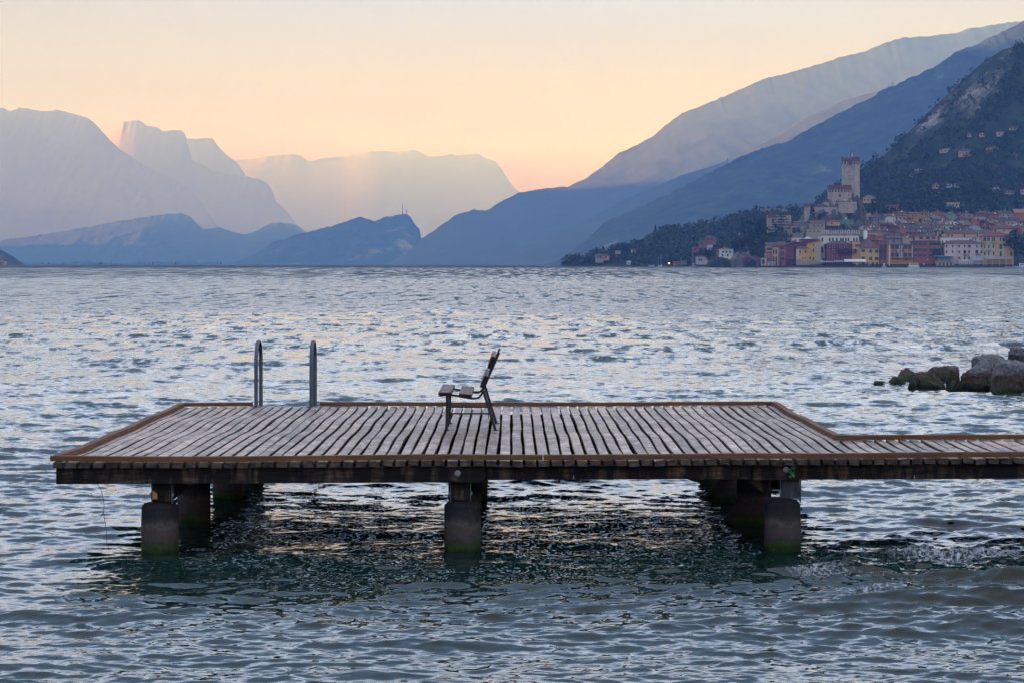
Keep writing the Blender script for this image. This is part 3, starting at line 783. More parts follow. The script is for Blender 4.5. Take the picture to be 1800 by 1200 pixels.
# ------------------------------------------------------------------ rocks of the breakwater
m, t, b = mat_new("lake rock"); M['rock'] = m
P = posn(t); s_ = t.nodes.new("ShaderNodeSeparateXYZ"); t.links.new(P, s_.inputs[0])
n1 = noise(t, 2.2, 7, 0.72, P, 0.3); n2 = noise(t, 14, 6, 0.75, P)
top_ = rampn(t, n2.outputs[0], [(0.3, (0.035, 0.037, 0.042)), (0.52, (0.20, 0.20, 0.21)), (0.72, (0.42, 0.40, 0.40))]).outputs[0]
brn = rampn(t, n2.outputs[0], [(0.3, (0.028, 0.018, 0.012)), (0.7, (0.16, 0.115, 0.08))]).outputs[0]
alg = rampn(t, n2.outputs[0], [(0.3, (0.012, 0.028, 0.008)), (0.7, (0.05, 0.09, 0.02))]).outputs[0]
zz = maths(t, 'ADD', s_.outputs["Z"], maths(t, 'MULTIPLY', maths(t, 'SUBTRACT', n1.outputs[0], 0.5), 0.5))
c = mixc(t, maprange(t, zz, 0.36, 0.50), brn, top_)
c = mixc(t, maprange(t, zz, 0.12, 0.22), alg, c)
c = mixc(t, maprange(t, zz, 0.02, 0.09), (0.006, 0.008, 0.006), c)
t.links.new(c, b.inputs["Base Color"]); b.inputs["Roughness"].default_value = 0.75
bump(t, b, n2.outputs[0], 1.0, 0.12)
def rock(px0, px1, ptop, Y, seed, label, base=None, depth=1.0, blocky=0.5):
    Zt = wz(ptop, Y); X0, X1 = wx(px0 - (px1 - px0) * .04, Y), wx(px1 + (px1 - px0) * .04, Y); cx_, w = (X0 + X1) / 2, (X1 - X0) / 2
    z0 = -0.35 if base is None else wz(base, Y); h = (Zt - z0) / 2
    bm = bmesh.new(); bmesh.ops.create_icosphere(bm, subdivisions=5, radius=1.0)
    co = np.array([v.co[:] for v in bm.verts]); rs_ = np.random.RandomState(seed)
    co = np.sign(co) * np.abs(co) ** 0.72; d = np.ones(len(co)) * 1.3
    for k in range(10):
        nrm = rs_.randn(3); nrm /= np.linalg.norm(nrm)
        dd = rs_.uniform(0.52, 0.80)
        dot = co @ nrm
        lim = np.where(dot > 0.05, dd / np.maximum(dot, 0.05), 9)
        d = np.minimum(d, lim)
    d = d * (1 - blocky * 0.12) + 0.055 * fbm(co[:, 0] * 1.7 + seed, co[:, 1] * 1.7 + co[:, 2] * 2.3, 4, seed) + 0.10 * fbm(co[:, 0] * 8 + seed, co[:, 1] * 8 + co[:, 2] * 9, 3, seed + 1)
    co = co * d[:, None]
    mn, mx = co.min(0), co.max(0); co = (co - (mn + mx) / 2) / ((mx - mn) / 2)
    co = co * np.array([w, w * depth, h])
    for v, p in zip(bm.verts, co): v.co = p
    me_ = bpy.data.meshes.new("rock"); bm.to_mesh(me_); bm.free(); me_.materials.append(M['rock'])
    me_.polygons.foreach_set("use_smooth", np.ones(len(me_.polygons), bool))
    o = bpy.data.objects.new("rock", me_); o.location = (cx_, Y, z0 + h); lift(o)
    o.rotation_euler = (0, 0, 0)
    return tag(o, label, "rock", "rocks of the breakwater")
rock(1681, 1744, 629, 57.5, 3, "large block of grey rock with brown flank and green foot, left of the biggest boulders", None, 0.9)
rock(1712, 1776, 622, 60.0, 14, "flat topped dark rock lying behind the two largest blocks", None, 0.8)
rock(1744, 1830, 628, 56.0, 5, "biggest pale grey boulder at the frame's edge with green algae at its foot", None, 0.9)
rock(1772, 1812, 608, 58.5, 6, "dark angular rock perched on top of the breakwater", 640, 0.9)
rock(1663, 1688, 641, 60.0, 7, "brown sloping rock leaning against the left side of the large block", None, 1.2)
rock(1630, 1668, 642, 61.5, 8, "peaked reddish brown rock in the middle of the low stones", None, 1.0)
rock(1579, 1622, 646, 62.0, 9, "dark peaked rock near the outer tip of the breakwater", None, 1.0)
rock(1563, 1592, 660, 60.2, 10, "small dark pointed rock at the outermost tip of the breakwater", None, 1.0)
rock(1598, 1630, 652, 60.6, 11, "olive brown sloping rock beside the dark peaked one", None, 1.2)
rock(1610, 1642, 657, 59.5, 12, "flat mossy slab slanting down towards the foam", None, 1.2)
rock(1638, 1658, 655, 59.8, 13, "small rounded brown rock below the reddish peaked one", None, 1.2)
rock(1618, 1672, 665, 58.6, 15, "long low rounded green rock washed by the waves", None, 0.6)
rock(1662, 1686, 667, 58.0, 18, "low wet green rock at the foot of the large block", None, 1.0)
rock(1596, 1612, 662, 59.0, 19, "small wet brown stone awash below the dark peaked rock", None, 1.0)
rock(1644, 1664, 663, 58.9, 20, "small mossy stone wedged behind the long low green rock", None, 1.0)
rock(1530, 1563, 668, 60.2, 16, "nearly submerged dark green stone beyond the breakwater's tip", None, 0.9)
# ------------------------------------------------------------------ the headland and its wood
veg_town = terrain_mat("wooded headland ground", (0.010, 0.020, 0.012), (0.028, 0.045, 0.022), (0.22, 0.20, 0.18), 0.70, 0.02, 0.09)
cliff = terrain_mat("grey shore cliff", (0.05, 0.05, 0.045), (0.13, 0.125, 0.115), (0.26, 0.245, 0.225), 0.50, 0.03, 0.16)
HH = [(986, 466), (990, 463), (997, 459), (1008, 455), (1023, 459), (1038, 452), (1053, 448), (1080, 438), (1097, 435), (1110, 437), (1118, 430), (1138, 424), (1147, 418), (1158, 410), (1180, 405), (1202, 400), (1230, 398), (1255, 398), (1280, 388), (1300, 380), (1317, 372), (1343, 374), (1368, 370), (1387, 368), (1405, 372), (1440, 380), (1500, 400)]
ridge("headland_hill", HH, 2200, 1700, 2600, veg_town, (960, 472), (1620, 420), 3.0, 90, 0.6, 0.03, 101, (), 1.0)
KN = [(1500, 380), (1520, 366), (1540, 357), (1575, 350), (1610, 341), (1640, 331), (1665, 325), (1690, 321), (1710, 320), (1730, 327), (1745, 336), (1760, 346), (1775, 358), (1800, 364), (1850, 366)]
ridge("wooded_knoll", KN, 1880, 1775, 2000, veg_town, (1470, 400), (2200, 350), 3.0, 50, 0.6, 0.03, 111, (), 0.7)
WH = [(-120, 405), (-60, 425), (0, 439), (5, 441), (15, 447), (22, 451), (28, 458), (38, 465), (50, 470)]
ridge("west_headland", WH, 4200, 3700, 4600, veg_near, (-700, 330), (60, 474), 1.0, 40, 0.7, 0.08, 121, [(4, 455, 80, 10, 3, 1.2)], 0.8)
def hit(name, px_, py_):
    pX, pY, XX_, YY_, ZZ_ = SURF[name]
    k = np.argmin((pX - px_) ** 2 + (pY - py_) ** 2); return float(YY_.flat[k])
# town slope: z = 2 + (Y - 1610) * .2
def ytown(py_): return 322.9 / (0.2 - (HZ - py_) / FOC) if py_ < 466 else 1612.0
xs = np.linspace(165, 620, 120); ysg = np.linspace(1604, 1812, 60)
XG, YG = np.meshgrid(xs, ysg)
ZG = 1.6 + np.clip(YG - 1612, 0, None) * (0.2 - 0.1 * (1 - sstep(185, 225, XG))) - 60 * sstep(1800, 1812, YG) + 1.0 * fbm(XG / 25, YG / 25, 3, 6) * sstep(1615, 1640, YG)
ZG = ZG * sstep(163, 182, XG + 0.05 * (YG - 1604)) - 0.7
ZG[0] = -4
me = mesh_np("town_ground", np.stack([XG, YG, ZG], -1).reshape(-1, 3), grid_quads(*XG.shape), smooth=True)
me.attributes.new("rock", 'FLOAT', 'POINT'); me.materials.append(veg_town)
tag(lift(bpy.data.objects.new("town_ground", me)), kind="structure")
M['quay'] = simple("dark quay stone", (0.045, 0.042, 0.040), 0.9, 0.35, 0.4)
o = MB().box((wx(1337, 1603), 1603, -3), (640, 1613, 1.05)).build("quay", M['quay']); tag(o, kind="structure")

def clump(name, px0, px1, ptop, Y, dep, mat, seed, base=471, rough=.25, nx=60, pw=.5):
    """an irregular mound or cliff standing at Y"""
    X0, X1 = wx(px0, Y), wx(px1, Y); Zt, Zb = wz(ptop, Y), wz(base, Y)
    u = np.linspace(-1, 1, nx); v = np.linspace(-1, 1, 40); U, V = np.meshgrid(u, v)
    prof = np.clip(1 - np.abs(U) ** 3.0, 0, 1) ** pw * np.clip(1 - np.abs(V) ** 4, 0, 1) ** .6
    n_ = fbm(U * 3 + seed, V * 2, 5, seed)
    ZZ = Zb + (Zt - Zb) * prof * (1 + rough * n_ - rough * .3)
    XX_ = (X0 + X1) / 2 + U * (X1 - X0) / 2 + fbm(U * 4, V * 4 + 3, 3, seed + 1) * (X1 - X0) * .03
    YY_ = Y + dep * (V + 1) / 2 + fbm(U * 5, V * 3, 3, seed + 2) * dep * .12
    me_ = mesh_np(name, np.stack([XX_, YY_, ZZ], -1).reshape(-1, 3), grid_quads(*XX_.shape), smooth=True)
    me_.attributes.new("rock", 'FLOAT', 'POINT'); me_.materials.append(mat)
    return tag(lift(bpy.data.objects.new(name, me_)), kind="structure")
clump("shore_rock", 1247, 1292, 452, 1610, 30, veg_near, 3, 471.5)
clump("shore_cliff", 1284, 1345, 443, 1608, 36, cliff, 5, 471.5, .30)
clump("garden_terrace", 1288, 1372, 434, 1640, 60, veg_town, 7, 470, .2)
clump("stone_bluff", 1366, 1390, 402, 1668, 26, cliff, 9, 470, .4)
clump("garden_slope", 1330, 1420, 404, 1690, 70, veg_town, 8, 470, .15)
clump("castle_rock", 1408, 1534, 356, 1722, 80, cliff, 11, 440, .22, 120)
clump("castle_crag", 1495, 1526, 345, 1732, 30, cliff, 13, 400, .35)

# ------------------------------------------------------------------ foliage
def leaf_mat(name, lo, hi):
    m, t, b = mat_new(name); g = t.nodes.new("ShaderNodeNewGeometry")
    n = noise(t, 0.25, 3, 0.6, posn(t))
    f = maths(t, 'ADD', maths(t, 'MULTIPLY', g.outputs["Random Per Island"], 0.6), maths(t, 'MULTIPLY', n.outputs[0], 0.5))
    t.links.new(rampn(t, f, [(0.2, lo), (0.9, hi)]).outputs[0], b.inputs["Base Color"]); b.inputs["Roughness"].default_value = 0.85
    b.inputs["Specular IOR Level"].default_value = 0.15
    return m
M['wood'] = leaf_mat("woodland foliage", (0.008, 0.019, 0.009), (0.062, 0.100, 0.036))
M['darkleaf'] = leaf_mat("dark evergreen foliage", (0.006, 0.015, 0.008), (0.028, 0.052, 0.022))
M['olive'] = leaf_mat("olive grey foliage", (0.025, 0.040, 0.026), (0.07, 0.09, 0.055))
M['pinkleaf'] = leaf_mat("pink oleander blossom", (0.10, 0.03, 0.07), (0.30, 0.10, 0.20))
M['bark'] = simple("grey brown bark", (0.06, 0.045, 0.035), 0.9, 0.3, 2)
def leafy(pts, size, rs_):
    n_ = len(pts); a = rs_.randn(n_, 3); a /= np.linalg.norm(a, axis=1)[:, None]; c_ = rs_.randn(n_, 3)
    b_ = np.cross(a, c_); b_ /= np.linalg.norm(b_, axis=1)[:, None]
    s = (size * rs_.uniform(.6, 1.3, n_))[:, None]
    v = np.stack([pts - a * s, pts - b_ * s * .8, pts + a * s, pts + b_ * s * .8], 1).reshape(-1, 3)
    return v, np.arange(n_ * 4).reshape(-1, 4)
def woodland(name, spots, q, size, mat):
    """spots: x, y, z, r, h of every crown; one mass of foliage"""
    rs_ = np.random.RandomState(5); S = np.repeat(np.array(spots), q, 0)
    d = rs_.randn(len(S), 3); d /= np.linalg.norm(d, axis=1)[:, None]; d *= rs_.uniform(.55, 1.0, len(S))[:, None]
    p = S[:, :3] + np.stack([d[:, 0] * S[:, 3], d[:, 1] * S[:, 3], S[:, 4] * .38 + d[:, 2] * S[:, 4] * .5], 1)
    v, f = leafy(p, S[:, 3] * size, rs_)
    me_ = mesh_np(name, v, f); me_.materials.append(mat)
    return tag(lift(bpy.data.objects.new(name, me_)), kind="stuff")
def spots_on(name, n_, cond, r0, r1, seed):
    pX, pY, XX_, YY_, ZZ_ = SURF[name]; rkm = ROCK[name]; ok = np.argwhere(cond(pX, pY, YY_, ZZ_) & ((rkm < .30) | (vn(pX / 3.0, pY / 3.0, 1) > .72))); rs_ = np.random.RandomState(seed)
    o = []
    for k in rs_.choice(len(ok), min(n_, len(ok)), replace=False):
        i, j = ok[k]; r_ = rs_.uniform(r0, r1); sp = 4.0
        o.append((XX_[i, j] + rs_.uniform(-sp, sp), YY_[i, j] + rs_.uniform(-sp, sp), ZZ_[i, j] - 1, r_, r_ * rs_.uniform(1.5, 2.3)))
    return o
woodland("headland_woodland", spots_on("headland_hill", 1500, lambda a, b_, y, z: (z > 1.5) & (a > 985) & (a < 1470) & (y < 2215), 2.5, 4.6, 1), 30, .30, M['wood'])
woodland("knoll_woodland", spots_on("wooded_knoll", 900, lambda a, b_, y, z: (a > 1505) & (a < 1870) & (y < 1890), 2.4, 4.6, 2), 30, .30, M['wood'])
woodland("hillside_woodland", spots_on("hillside_near", 6500, lambda a, b_, y, z: (a > 1430) & (a < 1860) & (b_ < 400) & (y < 2290) & ((b_ > 300) | (vn(a / 9.0, b_ / 9.0, 2) > .5) & (vn(a / 30.0 + b_ / 22.0, b_ / 60.0, 3) > .42)), 1.8, 3.6, 3), 12, .36, M['wood'])

def crown_mesh(kind, seed):
    """unit-height tree: foliage points and their size"""
    rs_ = np.random.RandomState(seed)
    if kind == 'round':
        n_ = 420; c_ = rs_.randn(9, 3) * (.15, .15, .13) + (0, 0, .62); k = rs_.randint(0, 9, n_)
        d = rs_.randn(n_, 3); d /= np.linalg.norm(d, axis=1)[:, None]; p = c_[k] + d * rs_.uniform(.6, 1, n_)[:, None] * (.20, .20, .17); s = .045
    elif kind == 'cypress':
        n_ = 420; z = rs_.uniform(.06, 1, n_); r_ = .11 * np.sqrt(np.clip(1 - z, 0, 1)) * (.6 + .4 * np.minimum(z * 5, 1)) + .004; a = rs_.uniform(0, 6.28, n_)
        p = np.stack([r_ * np.cos(a), r_ * np.sin(a), z], 1); s = .030
    elif kind == 'conifer':
        n_ = 420; z = rs_.uniform(.15, 1, n_); r_ = .28 * (1 - z) * (.55 + .45 * np.abs(np.sin(z * 26))) * rs_.uniform(.5, 1, n_); a = rs_.uniform(0, 6.28, n_)
        p = np.stack([r_ * np.cos(a), r_ * np.sin(a), z - r_ * .2], 1); s = .03
    elif kind == 'cedar':
        n_ = 520; L_ = rs_.randint(0, 6, n_); zc = np.array([.30, .46, .60, .73, .86, .97])[L_]; R_ = np.array([.42, .52, .48, .40, .28, .12])[L_]
        a = rs_.uniform(0, 6.28, n_); r_ = R_ * np.sqrt(rs_.uniform(0, 1, n_)) * (.7 + .3 * np.sin(a * 3 + L_)); p = np.stack([r_ * np.cos(a), r_ * np.sin(a), zc + rs_.randn(n_) * .014 - r_ * .06], 1); s = .035
    elif kind == 'pine':
        n_ = 300; a = rs_.uniform(0, 6.28, n_); r_ = .30 * np.sqrt(rs_.uniform(0, 1, n_)); p = np.stack([r_ * np.cos(a), r_ * np.sin(a), .90 - r_ ** 2 * .8 + rs_.randn(n_) * .02], 1); s = .04
    else:               # bush
        n_ = 260; d = rs_.randn(n_, 3); d /= np.linalg.norm(d, axis=1)[:, None]; p = d * rs_.uniform(.6, 1, n_)[:, None] * (.62, .5, .45) + (0, 0, .48); s = .075
    v, f = leafy(p, np.full(n_, s), rs_)
    me_ = mesh_np("crown", v, f); me_.materials.append(M['wood'])
    tr = MB(); top_ = {'round': .6, 'cypress': .8, 'conifer': .95, 'cedar': .95, 'pine': .86}.get(kind, .4)
    tr.tube([(0, 0, -.05), (.005, 0, top_ * .5), (0, .004, top_)], [.022, .016, .006], 7)
    for k in range(5):
        a = k * 1.26 + seed; z = top_ * (.5 + .08 * k); l = .10 if kind == 'cypress' else .22
        tr.tube([(0, 0, z), (l * .5 * math.cos(a), l * .5 * math.sin(a), z + .05), (l * math.cos(a), l * math.sin(a), z + .09)], [.008, .006, .003], 5)
    o = tr.build("trunk", M['bark']); tm = o.data; bpy.data.objects.remove(o)
    return me_, tm
TREES = {}
def tree(kind, px_, ptop, pbase, Y, label, name=None, mat=None, wf=1.0, group=None):
    key = (kind, mat, int(px_) % 2)
    if key not in TREES:
        cm, tm = crown_mesh(kind, 10 + len(TREES)); cm = cm.copy(); cm.materials.clear(); cm.materials.append(M[mat or 'darkleaf']); TREES[key] = (cm, tm)
    cm, tm = TREES[key]
    z0, z1 = wz(pbase, Y), wz(ptop, Y); h = z1 - z0
    nm = name or {'cypress': 'cypress_tree', 'conifer': 'conifer_tree', 'cedar': 'cedar_tree', 'pine': 'pine_tree', 'bush': 'bush'}.get(kind, 'broadleaf_tree')
    r_ = empty(nm, (wx(px_, Y), Y, z0), (px_ * 1.7) % 6.28); r_.scale = (h * wf, h * wf, h)
    tag(r_, label, 'bush' if kind == 'bush' else 'tree', group)
    for n_, dm in (("crown", cm), ("trunk", tm)):
        o = bpy.data.objects.new(n_, dm); lift(o); o.parent = r_
    return r_
tree('conifer', 1152, 396, 428, 2195, "tall dark conifer poking above the headland's wooded skyline", wf=1.1)
tree('cypress', 1018, 445, 462, 2120, "small dark cypress near the wooded tip of the headland", wf=1.3)
tree('round', 1006, 449, 467, 2120, "rounded dark tree just left of the cypress near the headland's tip")
tree('round', 993, 459, 468, 2125, "lowest tree, at the very tip of the headland", wf=1.5)
tree('round', 1085, 428, 448, 2140, "broad dark tree on the skyline beside a pale house on the headland", wf=1.2)
tree('round', 1099, 427, 447, 2140, "second broad skyline tree, just right of the one beside the pale house", wf=1.2)
tree('round', 1122, 421, 440, 2160, "dark bushy tree above the white house at the headland's middle", wf=1.1)
tree('cypress', 1143, 410, 432, 2180, "thin dark cypress left of the tall skyline conifer", wf=1.0)
tree('cypress', 1305, 386, 432, 1690, "left and taller of two slim cypresses on the garden headland", wf=.95)
tree('cypress', 1319, 388, 425, 1695, "right of two slim cypresses on the garden headland", wf=1.0)
tree('pine', 1312, 386, 430, 1700, "flat topped pine between the two slim cypresses", wf=.7)
tree('pine', 1315, 396, 430, 1698, "smaller pine with a flat tuft, below the flat topped one", wf=.6)
tree('round', 1339, 381, 436, 1680, "big dark domed tree left of the battlemented stone house", wf=.85)
tree('cedar', 1374, 376, 412, 1672, "spreading layered cedar in front of the battlemented stone house", wf=1.15)
tree('cedar', 1362, 394, 432, 1660, "lower cedar with drooping layers below the battlemented stone house", wf=1.0)
tree('cypress', 1428, 361, 391, 1728, "dark cypress standing against the castle's curtain wall", wf=1.6)
tree('round', 1441, 375, 391, 1726, "round dark tree at the foot of the castle's curtain wall")
tree('round', 1448, 371, 386, 1727, "second small tree right of the round one under the castle wall")
tree('round', 1300, 412, 450, 1650, "dark leafy tree left of the garden above the shore cliff", wf=.9)
tree('round', 1318, 405, 448, 1648, "dense dark tree in the middle of the garden above the shore cliff", wf=.9)
tree('round', 1334, 416, 450, 1645, "dense dark tree at the right of the garden above the shore cliff", wf=.9)
tree('round', 1292, 422, 452, 1645, "smallest dark tree on the left of the garden, above the white villa's roofline", wf=.9)
tree('round', 1350, 408, 440, 1655, "leafy tree right of the garden above the pink waterfront houses", mat='wood')
tree('round', 1362, 416, 438, 1650, "green tree directly behind the ochre roofed pink waterfront houses", mat='wood', wf=1.1)
tree('round', 1325, 438, 458, 1612, "round bush-like tree on the grey shore cliff", mat='darkleaf', wf=1.2)
tree('round', 1343, 433, 452, 1622, "green tree between the shore cliff and the pink houses", mat='wood')
tree('bush', 1313, 450, 464, 1606, "left of two pink flowering oleanders on the shore cliff", 'oleander', 'pinkleaf', .9)
tree('bush', 1330, 450, 464, 1606, "right of two pink flowering oleanders on the shore cliff", 'oleander', 'pinkleaf', .9)
tree('bush', 1323, 455, 467, 1605, "pale grey green shrub between the two pink oleanders", 'shrub', 'olive', .9)
tree('round', 1246, 434, 466, 1640, "dark rounded tree beside the orange and white shore house", wf=.9)
tree('round', 1236, 440, 468, 1900, "dark tree behind the orange and white shore house", wf=1)
tree('round', 1405, 399, 414, 1670, "dark round tree in front of the arched stone house", wf=1.0)
tree('round', 1418, 401, 413, 1672, "yellow green palm-like tree right of the arched stone house", mat='olive', wf=.8)
tree('round', 1389, 410, 424, 1655, "small tree below the cedar, behind the maroon house", mat='wood')
tree('round', 1790, 404, 470, 1612, "large dark tree at the right end of the waterfront, beside the grand yellow hotel", wf=.75)
tree('round', 1783, 401, 430, 1622, "tree rising behind the grand yellow hotel's roof", mat='wood', wf=.8)
tree('round', 1648, 433, 462, 1614, "green tree between the red-brown house and the glass pavilion", mat='wood', wf=.8)
tree('round', 1716, 372, 384, 1790, "small dark tree among the topmost roofs of the town", wf=1.3)
tree('round', 1745, 355, 372, 1800, "large rounded tree behind the topmost roofs, right of the abandoned looking villa", wf=1.4)
tree('round', 1710, 318, 340, 1880, "rounded tree crowning the wooded knoll", wf=1.5)
tree('round', 1730, 326, 348, 1875, "rounded tree on the knoll's right shoulder", wf=1.4)
tree('round', 1515, 360, 376, 1765, "tree at the right foot of the castle crag", wf=1.2)
tree('bush', 1472, 357, 372, 1738, "ivy bush climbing the castle wall below the lower keep", 'shrub', 'darkleaf', .6)
tree('bush', 1487, 359, 370, 1736, "dark shrub on the crag below the castle terrace", 'shrub', 'darkleaf', .8)
tree('bush', 1500, 357, 366, 1735, "small shrub on the crag right of the castle terrace", 'shrub', 'darkleaf', .8)

# ------------------------------------------------------------------ houses
def plaster(name, col):
    if name in M: return M[name]
    M[name] = simple(name, col, 0.9, 0.16, 0.6); return M[name]
WALL = dict(cream=(.42, .36, .26), yellow=(.45, .30, .10), ochre=(.36, .21, .08), orange=(.42, .20, .09), peach=(.46, .28, .19), pink=(.26, .12, .12), maroon=(.13, .042, .042), crimson=(.14, .018, .028),
            white=(.55, .56, .58), lilac=(.42, .38, .41), grey=(.22, .21, .20), stone=(.26, .245, .22), beige=(.34, .30, .24), rose=(.20, .09, .08), brick=(.24, .075, .05), mint=(.09, .24, .14), green=(.17, .25, .20), terracotta=(.32, .14, .09), blue=(.34, .40, .52), teal=(.05, .11, .12))
ROOF = dict(brown=(.078, .048, .042), red=(.12, .036, .032), dark=(.05, .040, .040), tile=(.11, .058, .045), grey=(.14, .13, .13), orange=(.26, .12, .07), white=(.5, .52, .56))
def wmat(c_):
    c = WALL[c_]; g_ = sum(c) / 3
    return plaster(c_ + " plaster", tuple(max(.01, min(.75, (g_ + (v - g_) * 1.06) * w)) for v, w in zip(c, (1.15, 1.06, 0.94))))
def rmat(c_): return plaster(c_ + " roof tiles", ROOF[c_])
M['pane'] = simple("dark window glass", (0.012, 0.016, 0.022), 0.3, 0.2, 1)
M['shut'] = simple("green shutter paint", (0.02, 0.05, 0.045), 0.8, 0.2, 1)
M['frame'] = simple("pale window surround", (0.42, 0.40, 0.36), 0.9, 0.1, 1)
M['metal'] = simple("dark metal", (0.03, 0.03, 0.035), 0.6, 0.2, 1)
M['whitep'] = simple("white paint", (0.62, 0.64, 0.67), 0.7, 0.06, 1)
M['awn'] = simple("blue grey awning cloth", (0.20, 0.25, 0.31), 0.8, 0.15, 1)
M['redmast'] = simple("dark red paint", (0.09, 0.02, 0.02), 0.7, 0.2, 1)
WIN = {}
def win_mesh(w, h, style):
    k = (round(w, 1), round(h, 1), style)
    if k in WIN: return WIN[k]
    mb_ = MB(); idx = []
    def bx(x0, x1, y0, y1, z0, z1, mi):
        n0 = len(mb_.f); mb_.box((x0, y0, z0), (x1, y1, z1)); idx.extend([mi] * (len(mb_.f) - n0))
    if style != 'bare': bx(-w / 2 - .14, w / 2 + .14, -.05, .02, -.12, h + .14, 1)
    if style == 'arch':
        n0 = len(mb_.f); pts_ = [(-w / 2, 0), (w / 2, 0), (w / 2, h * .75)] + [(w / 2 * math.cos(a), h * .75 + h * .25 * math.sin(a)) for a in (math.pi / 4, math.pi / 2, 3 * math.pi / 4)] + [(-w / 2, h * .75)]
        n_ = len(pts_); mb_.add([(a, -.09, z) for a, z in pts_] + [(a, .02, z) for a, z in pts_], [tuple(range(n_)), tuple(range(2 * n_ - 1, n_ - 1, -1))] + [(i, (i + 1) % n_, n_ + (i + 1) % n_, n_ + i) for i in range(n_)])
        idx.extend([0] * (len(mb_.f) - n0))
    else: bx(-w / 2, w / 2, -.09, .02, 0, h, 0)
    if style == 'shut':
        bx(-w / 2 - .52, -w / 2 - .03, -.13, -.06, -.02, h + .02, 2); bx(w / 2 + .03, w / 2 + .52, -.13, -.06, -.02, h + .02, 2)
    me_ = bpy.data.meshes.new("window"); me_.from_pydata(mb_.v, [], mb_.f); me_.update()
    for s_m in ('pane', 'frame', 'shut'): me_.materials.append(M[s_m])
    me_.polygons.foreach_set("material_index", idx); WIN[k] = me_; return me_
def house(name, cat, label, px0, px1, pridge, peave, pbase, wall, roof='brown', kind='hip', Y=None, dep=10.0, yaw=0.0, wins=(), ws=(1.0, 1.5), style='shut', chim=0, group=None, over=.5, dish=False, found=4.0):
    """px0..px1 front wall in the photo; kind: hip, gable (ridge along the front), front (gable to the viewer), mono, flat"""
    if Y is None: Y = ytown(pbase)
    if yaw: Y = Y + abs(math.sin(yaw)) * (px1 - px0) * Y / FOC * .5
    X0, X1 = wx(px0, Y), wx(px1, Y); w = X1 - X0; z0, ze, zr = wz(pbase, Y), wz(peave, Y), wz(pridge, Y)
    root = empty(name, ((X0 + X1) / 2, Y, z0), yaw); tag(root, label, cat, group)
    he, hr = ze - z0, zr - z0; a = w / 2
    wl = MB()
    if kind == 'front': wl.add([(-a, 0, -found), (a, 0, -found), (a, 0, he), (0, 0, hr - .15), (-a, 0, he), (-a, dep, -found), (a, dep, -found), (a, dep, he), (0, dep, hr - .15), (-a, dep, he)],
                               [(0, 1, 2, 3, 4), (9, 8, 7, 6, 5), (1, 6, 7, 2), (5, 0, 4, 9), (0, 5, 6, 1), (2, 7, 8, 3), (3, 8, 9, 4)])
    elif kind in ('monol', 'monor'):
        hl, hr_ = (he, hr - .1) if kind == 'monol' else (hr - .1, he)
        wl.add([(-a, 0, -found), (a, 0, -found), (a, 0, hr_), (-a, 0, hl), (-a, dep, -found), (a, dep, -found), (a, dep, hr_), (-a, dep, hl)], [(0, 1, 2, 3), (7, 6, 5, 4), (1, 5, 6, 2), (4, 0, 3, 7), (0, 4, 5, 1), (3, 2, 6, 7)])
    else: wl.box((-a, 0, -found), (a, dep, he))
    wl.build("wall", wmat(wall), root)
    o_ = over; th = .22; rf = MB(); b0, b1 = -a - o_, a + o_; y0_, y1_ = -o_, dep + o_
    if kind == 'hip':
        ins = min(w / 2, dep / 2) * .9; ym = dep / 2
        if w >= dep: r0, r1 = (b0 + ins, ym, hr), (b1 - ins, ym, hr)
        else: r0, r1 = (0, y0_ + ins, hr), (0, y1_ - ins, hr)
        vs = [(b0, y0_, he), (b1, y0_, he), (b1, y1_, he), (b0, y1_, he), (b0, y0_, he + th), (b1, y0_, he + th), (b1, y1_, he + th), (b0, y1_, he + th), r0, r1]
        top_ = [(4, 5, 9, 8), (5, 6, 9), (6, 7, 8, 9), (7, 4, 8)] if w >= dep else [(4, 5, 8), (5, 6, 9, 8), (6, 7, 9), (7, 4, 8, 9)]
        rf.add(vs, [(3, 2, 1, 0), (0, 1, 5, 4), (1, 2, 6, 5), (2, 3, 7, 6), (3, 0, 4, 7)] + top_)
    elif kind == 'gable':
        ym = dep / 2; pr = [(y0_, he), (ym, hr - th), (y1_, he), (y1_, he + th), (ym, hr), (y0_, he + th)]
        rf.add([(b0, y, z) for y, z in pr] + [(b1, y, z) for y, z in pr], [tuple(range(5, -1, -1)), tuple(range(6, 12))] + [(i, (i + 1) % 6, 6 + (i + 1) % 6, 6 + i) for i in range(6)])
    elif kind == 'front':
        pr = [(b0, he - .1), (0, hr - th), (b1, he - .1), (b1, he - .1 + th), (0, hr), (b0, he - .1 + th)]
        rf.add([(x_, y0_, z) for x_, z in pr] + [(x_, y1_, z) for x_, z in pr], [tuple(range(6)), tuple(range(11, 5, -1))] + [(i, (i + 1) % 6, 6 + (i + 1) % 6, 6 + i) for i in range(6)])
    elif kind in ('monol', 'monor'):
        hl, hr_ = (he, hr) if kind == 'monol' else (hr, he)
        rf.add([(b0, y0_, hl), (b1, y0_, hr_), (b1, y0_, hr_ + th), (b0, y0_, hl + th), (b0, y1_, hl), (b1, y1_, hr_), (b1, y1_, hr_ + th), (b0, y1_, hl + th)], [(0, 1, 2, 3), (7, 6, 5, 4), (1, 5, 6, 2), (4, 0, 3, 7), (3, 2, 6, 7), (0, 4, 5, 1)])
    else: rf.box((b0 + o_ * .6, y0_ + o_ * .6, he), (b1 - o_ * .6, y1_ - o_ * .6, he + .3))
    ro = rf.build("roof", rmat(roof), root)
    rs_ = random.Random(int(px0 * 7 + pridge))
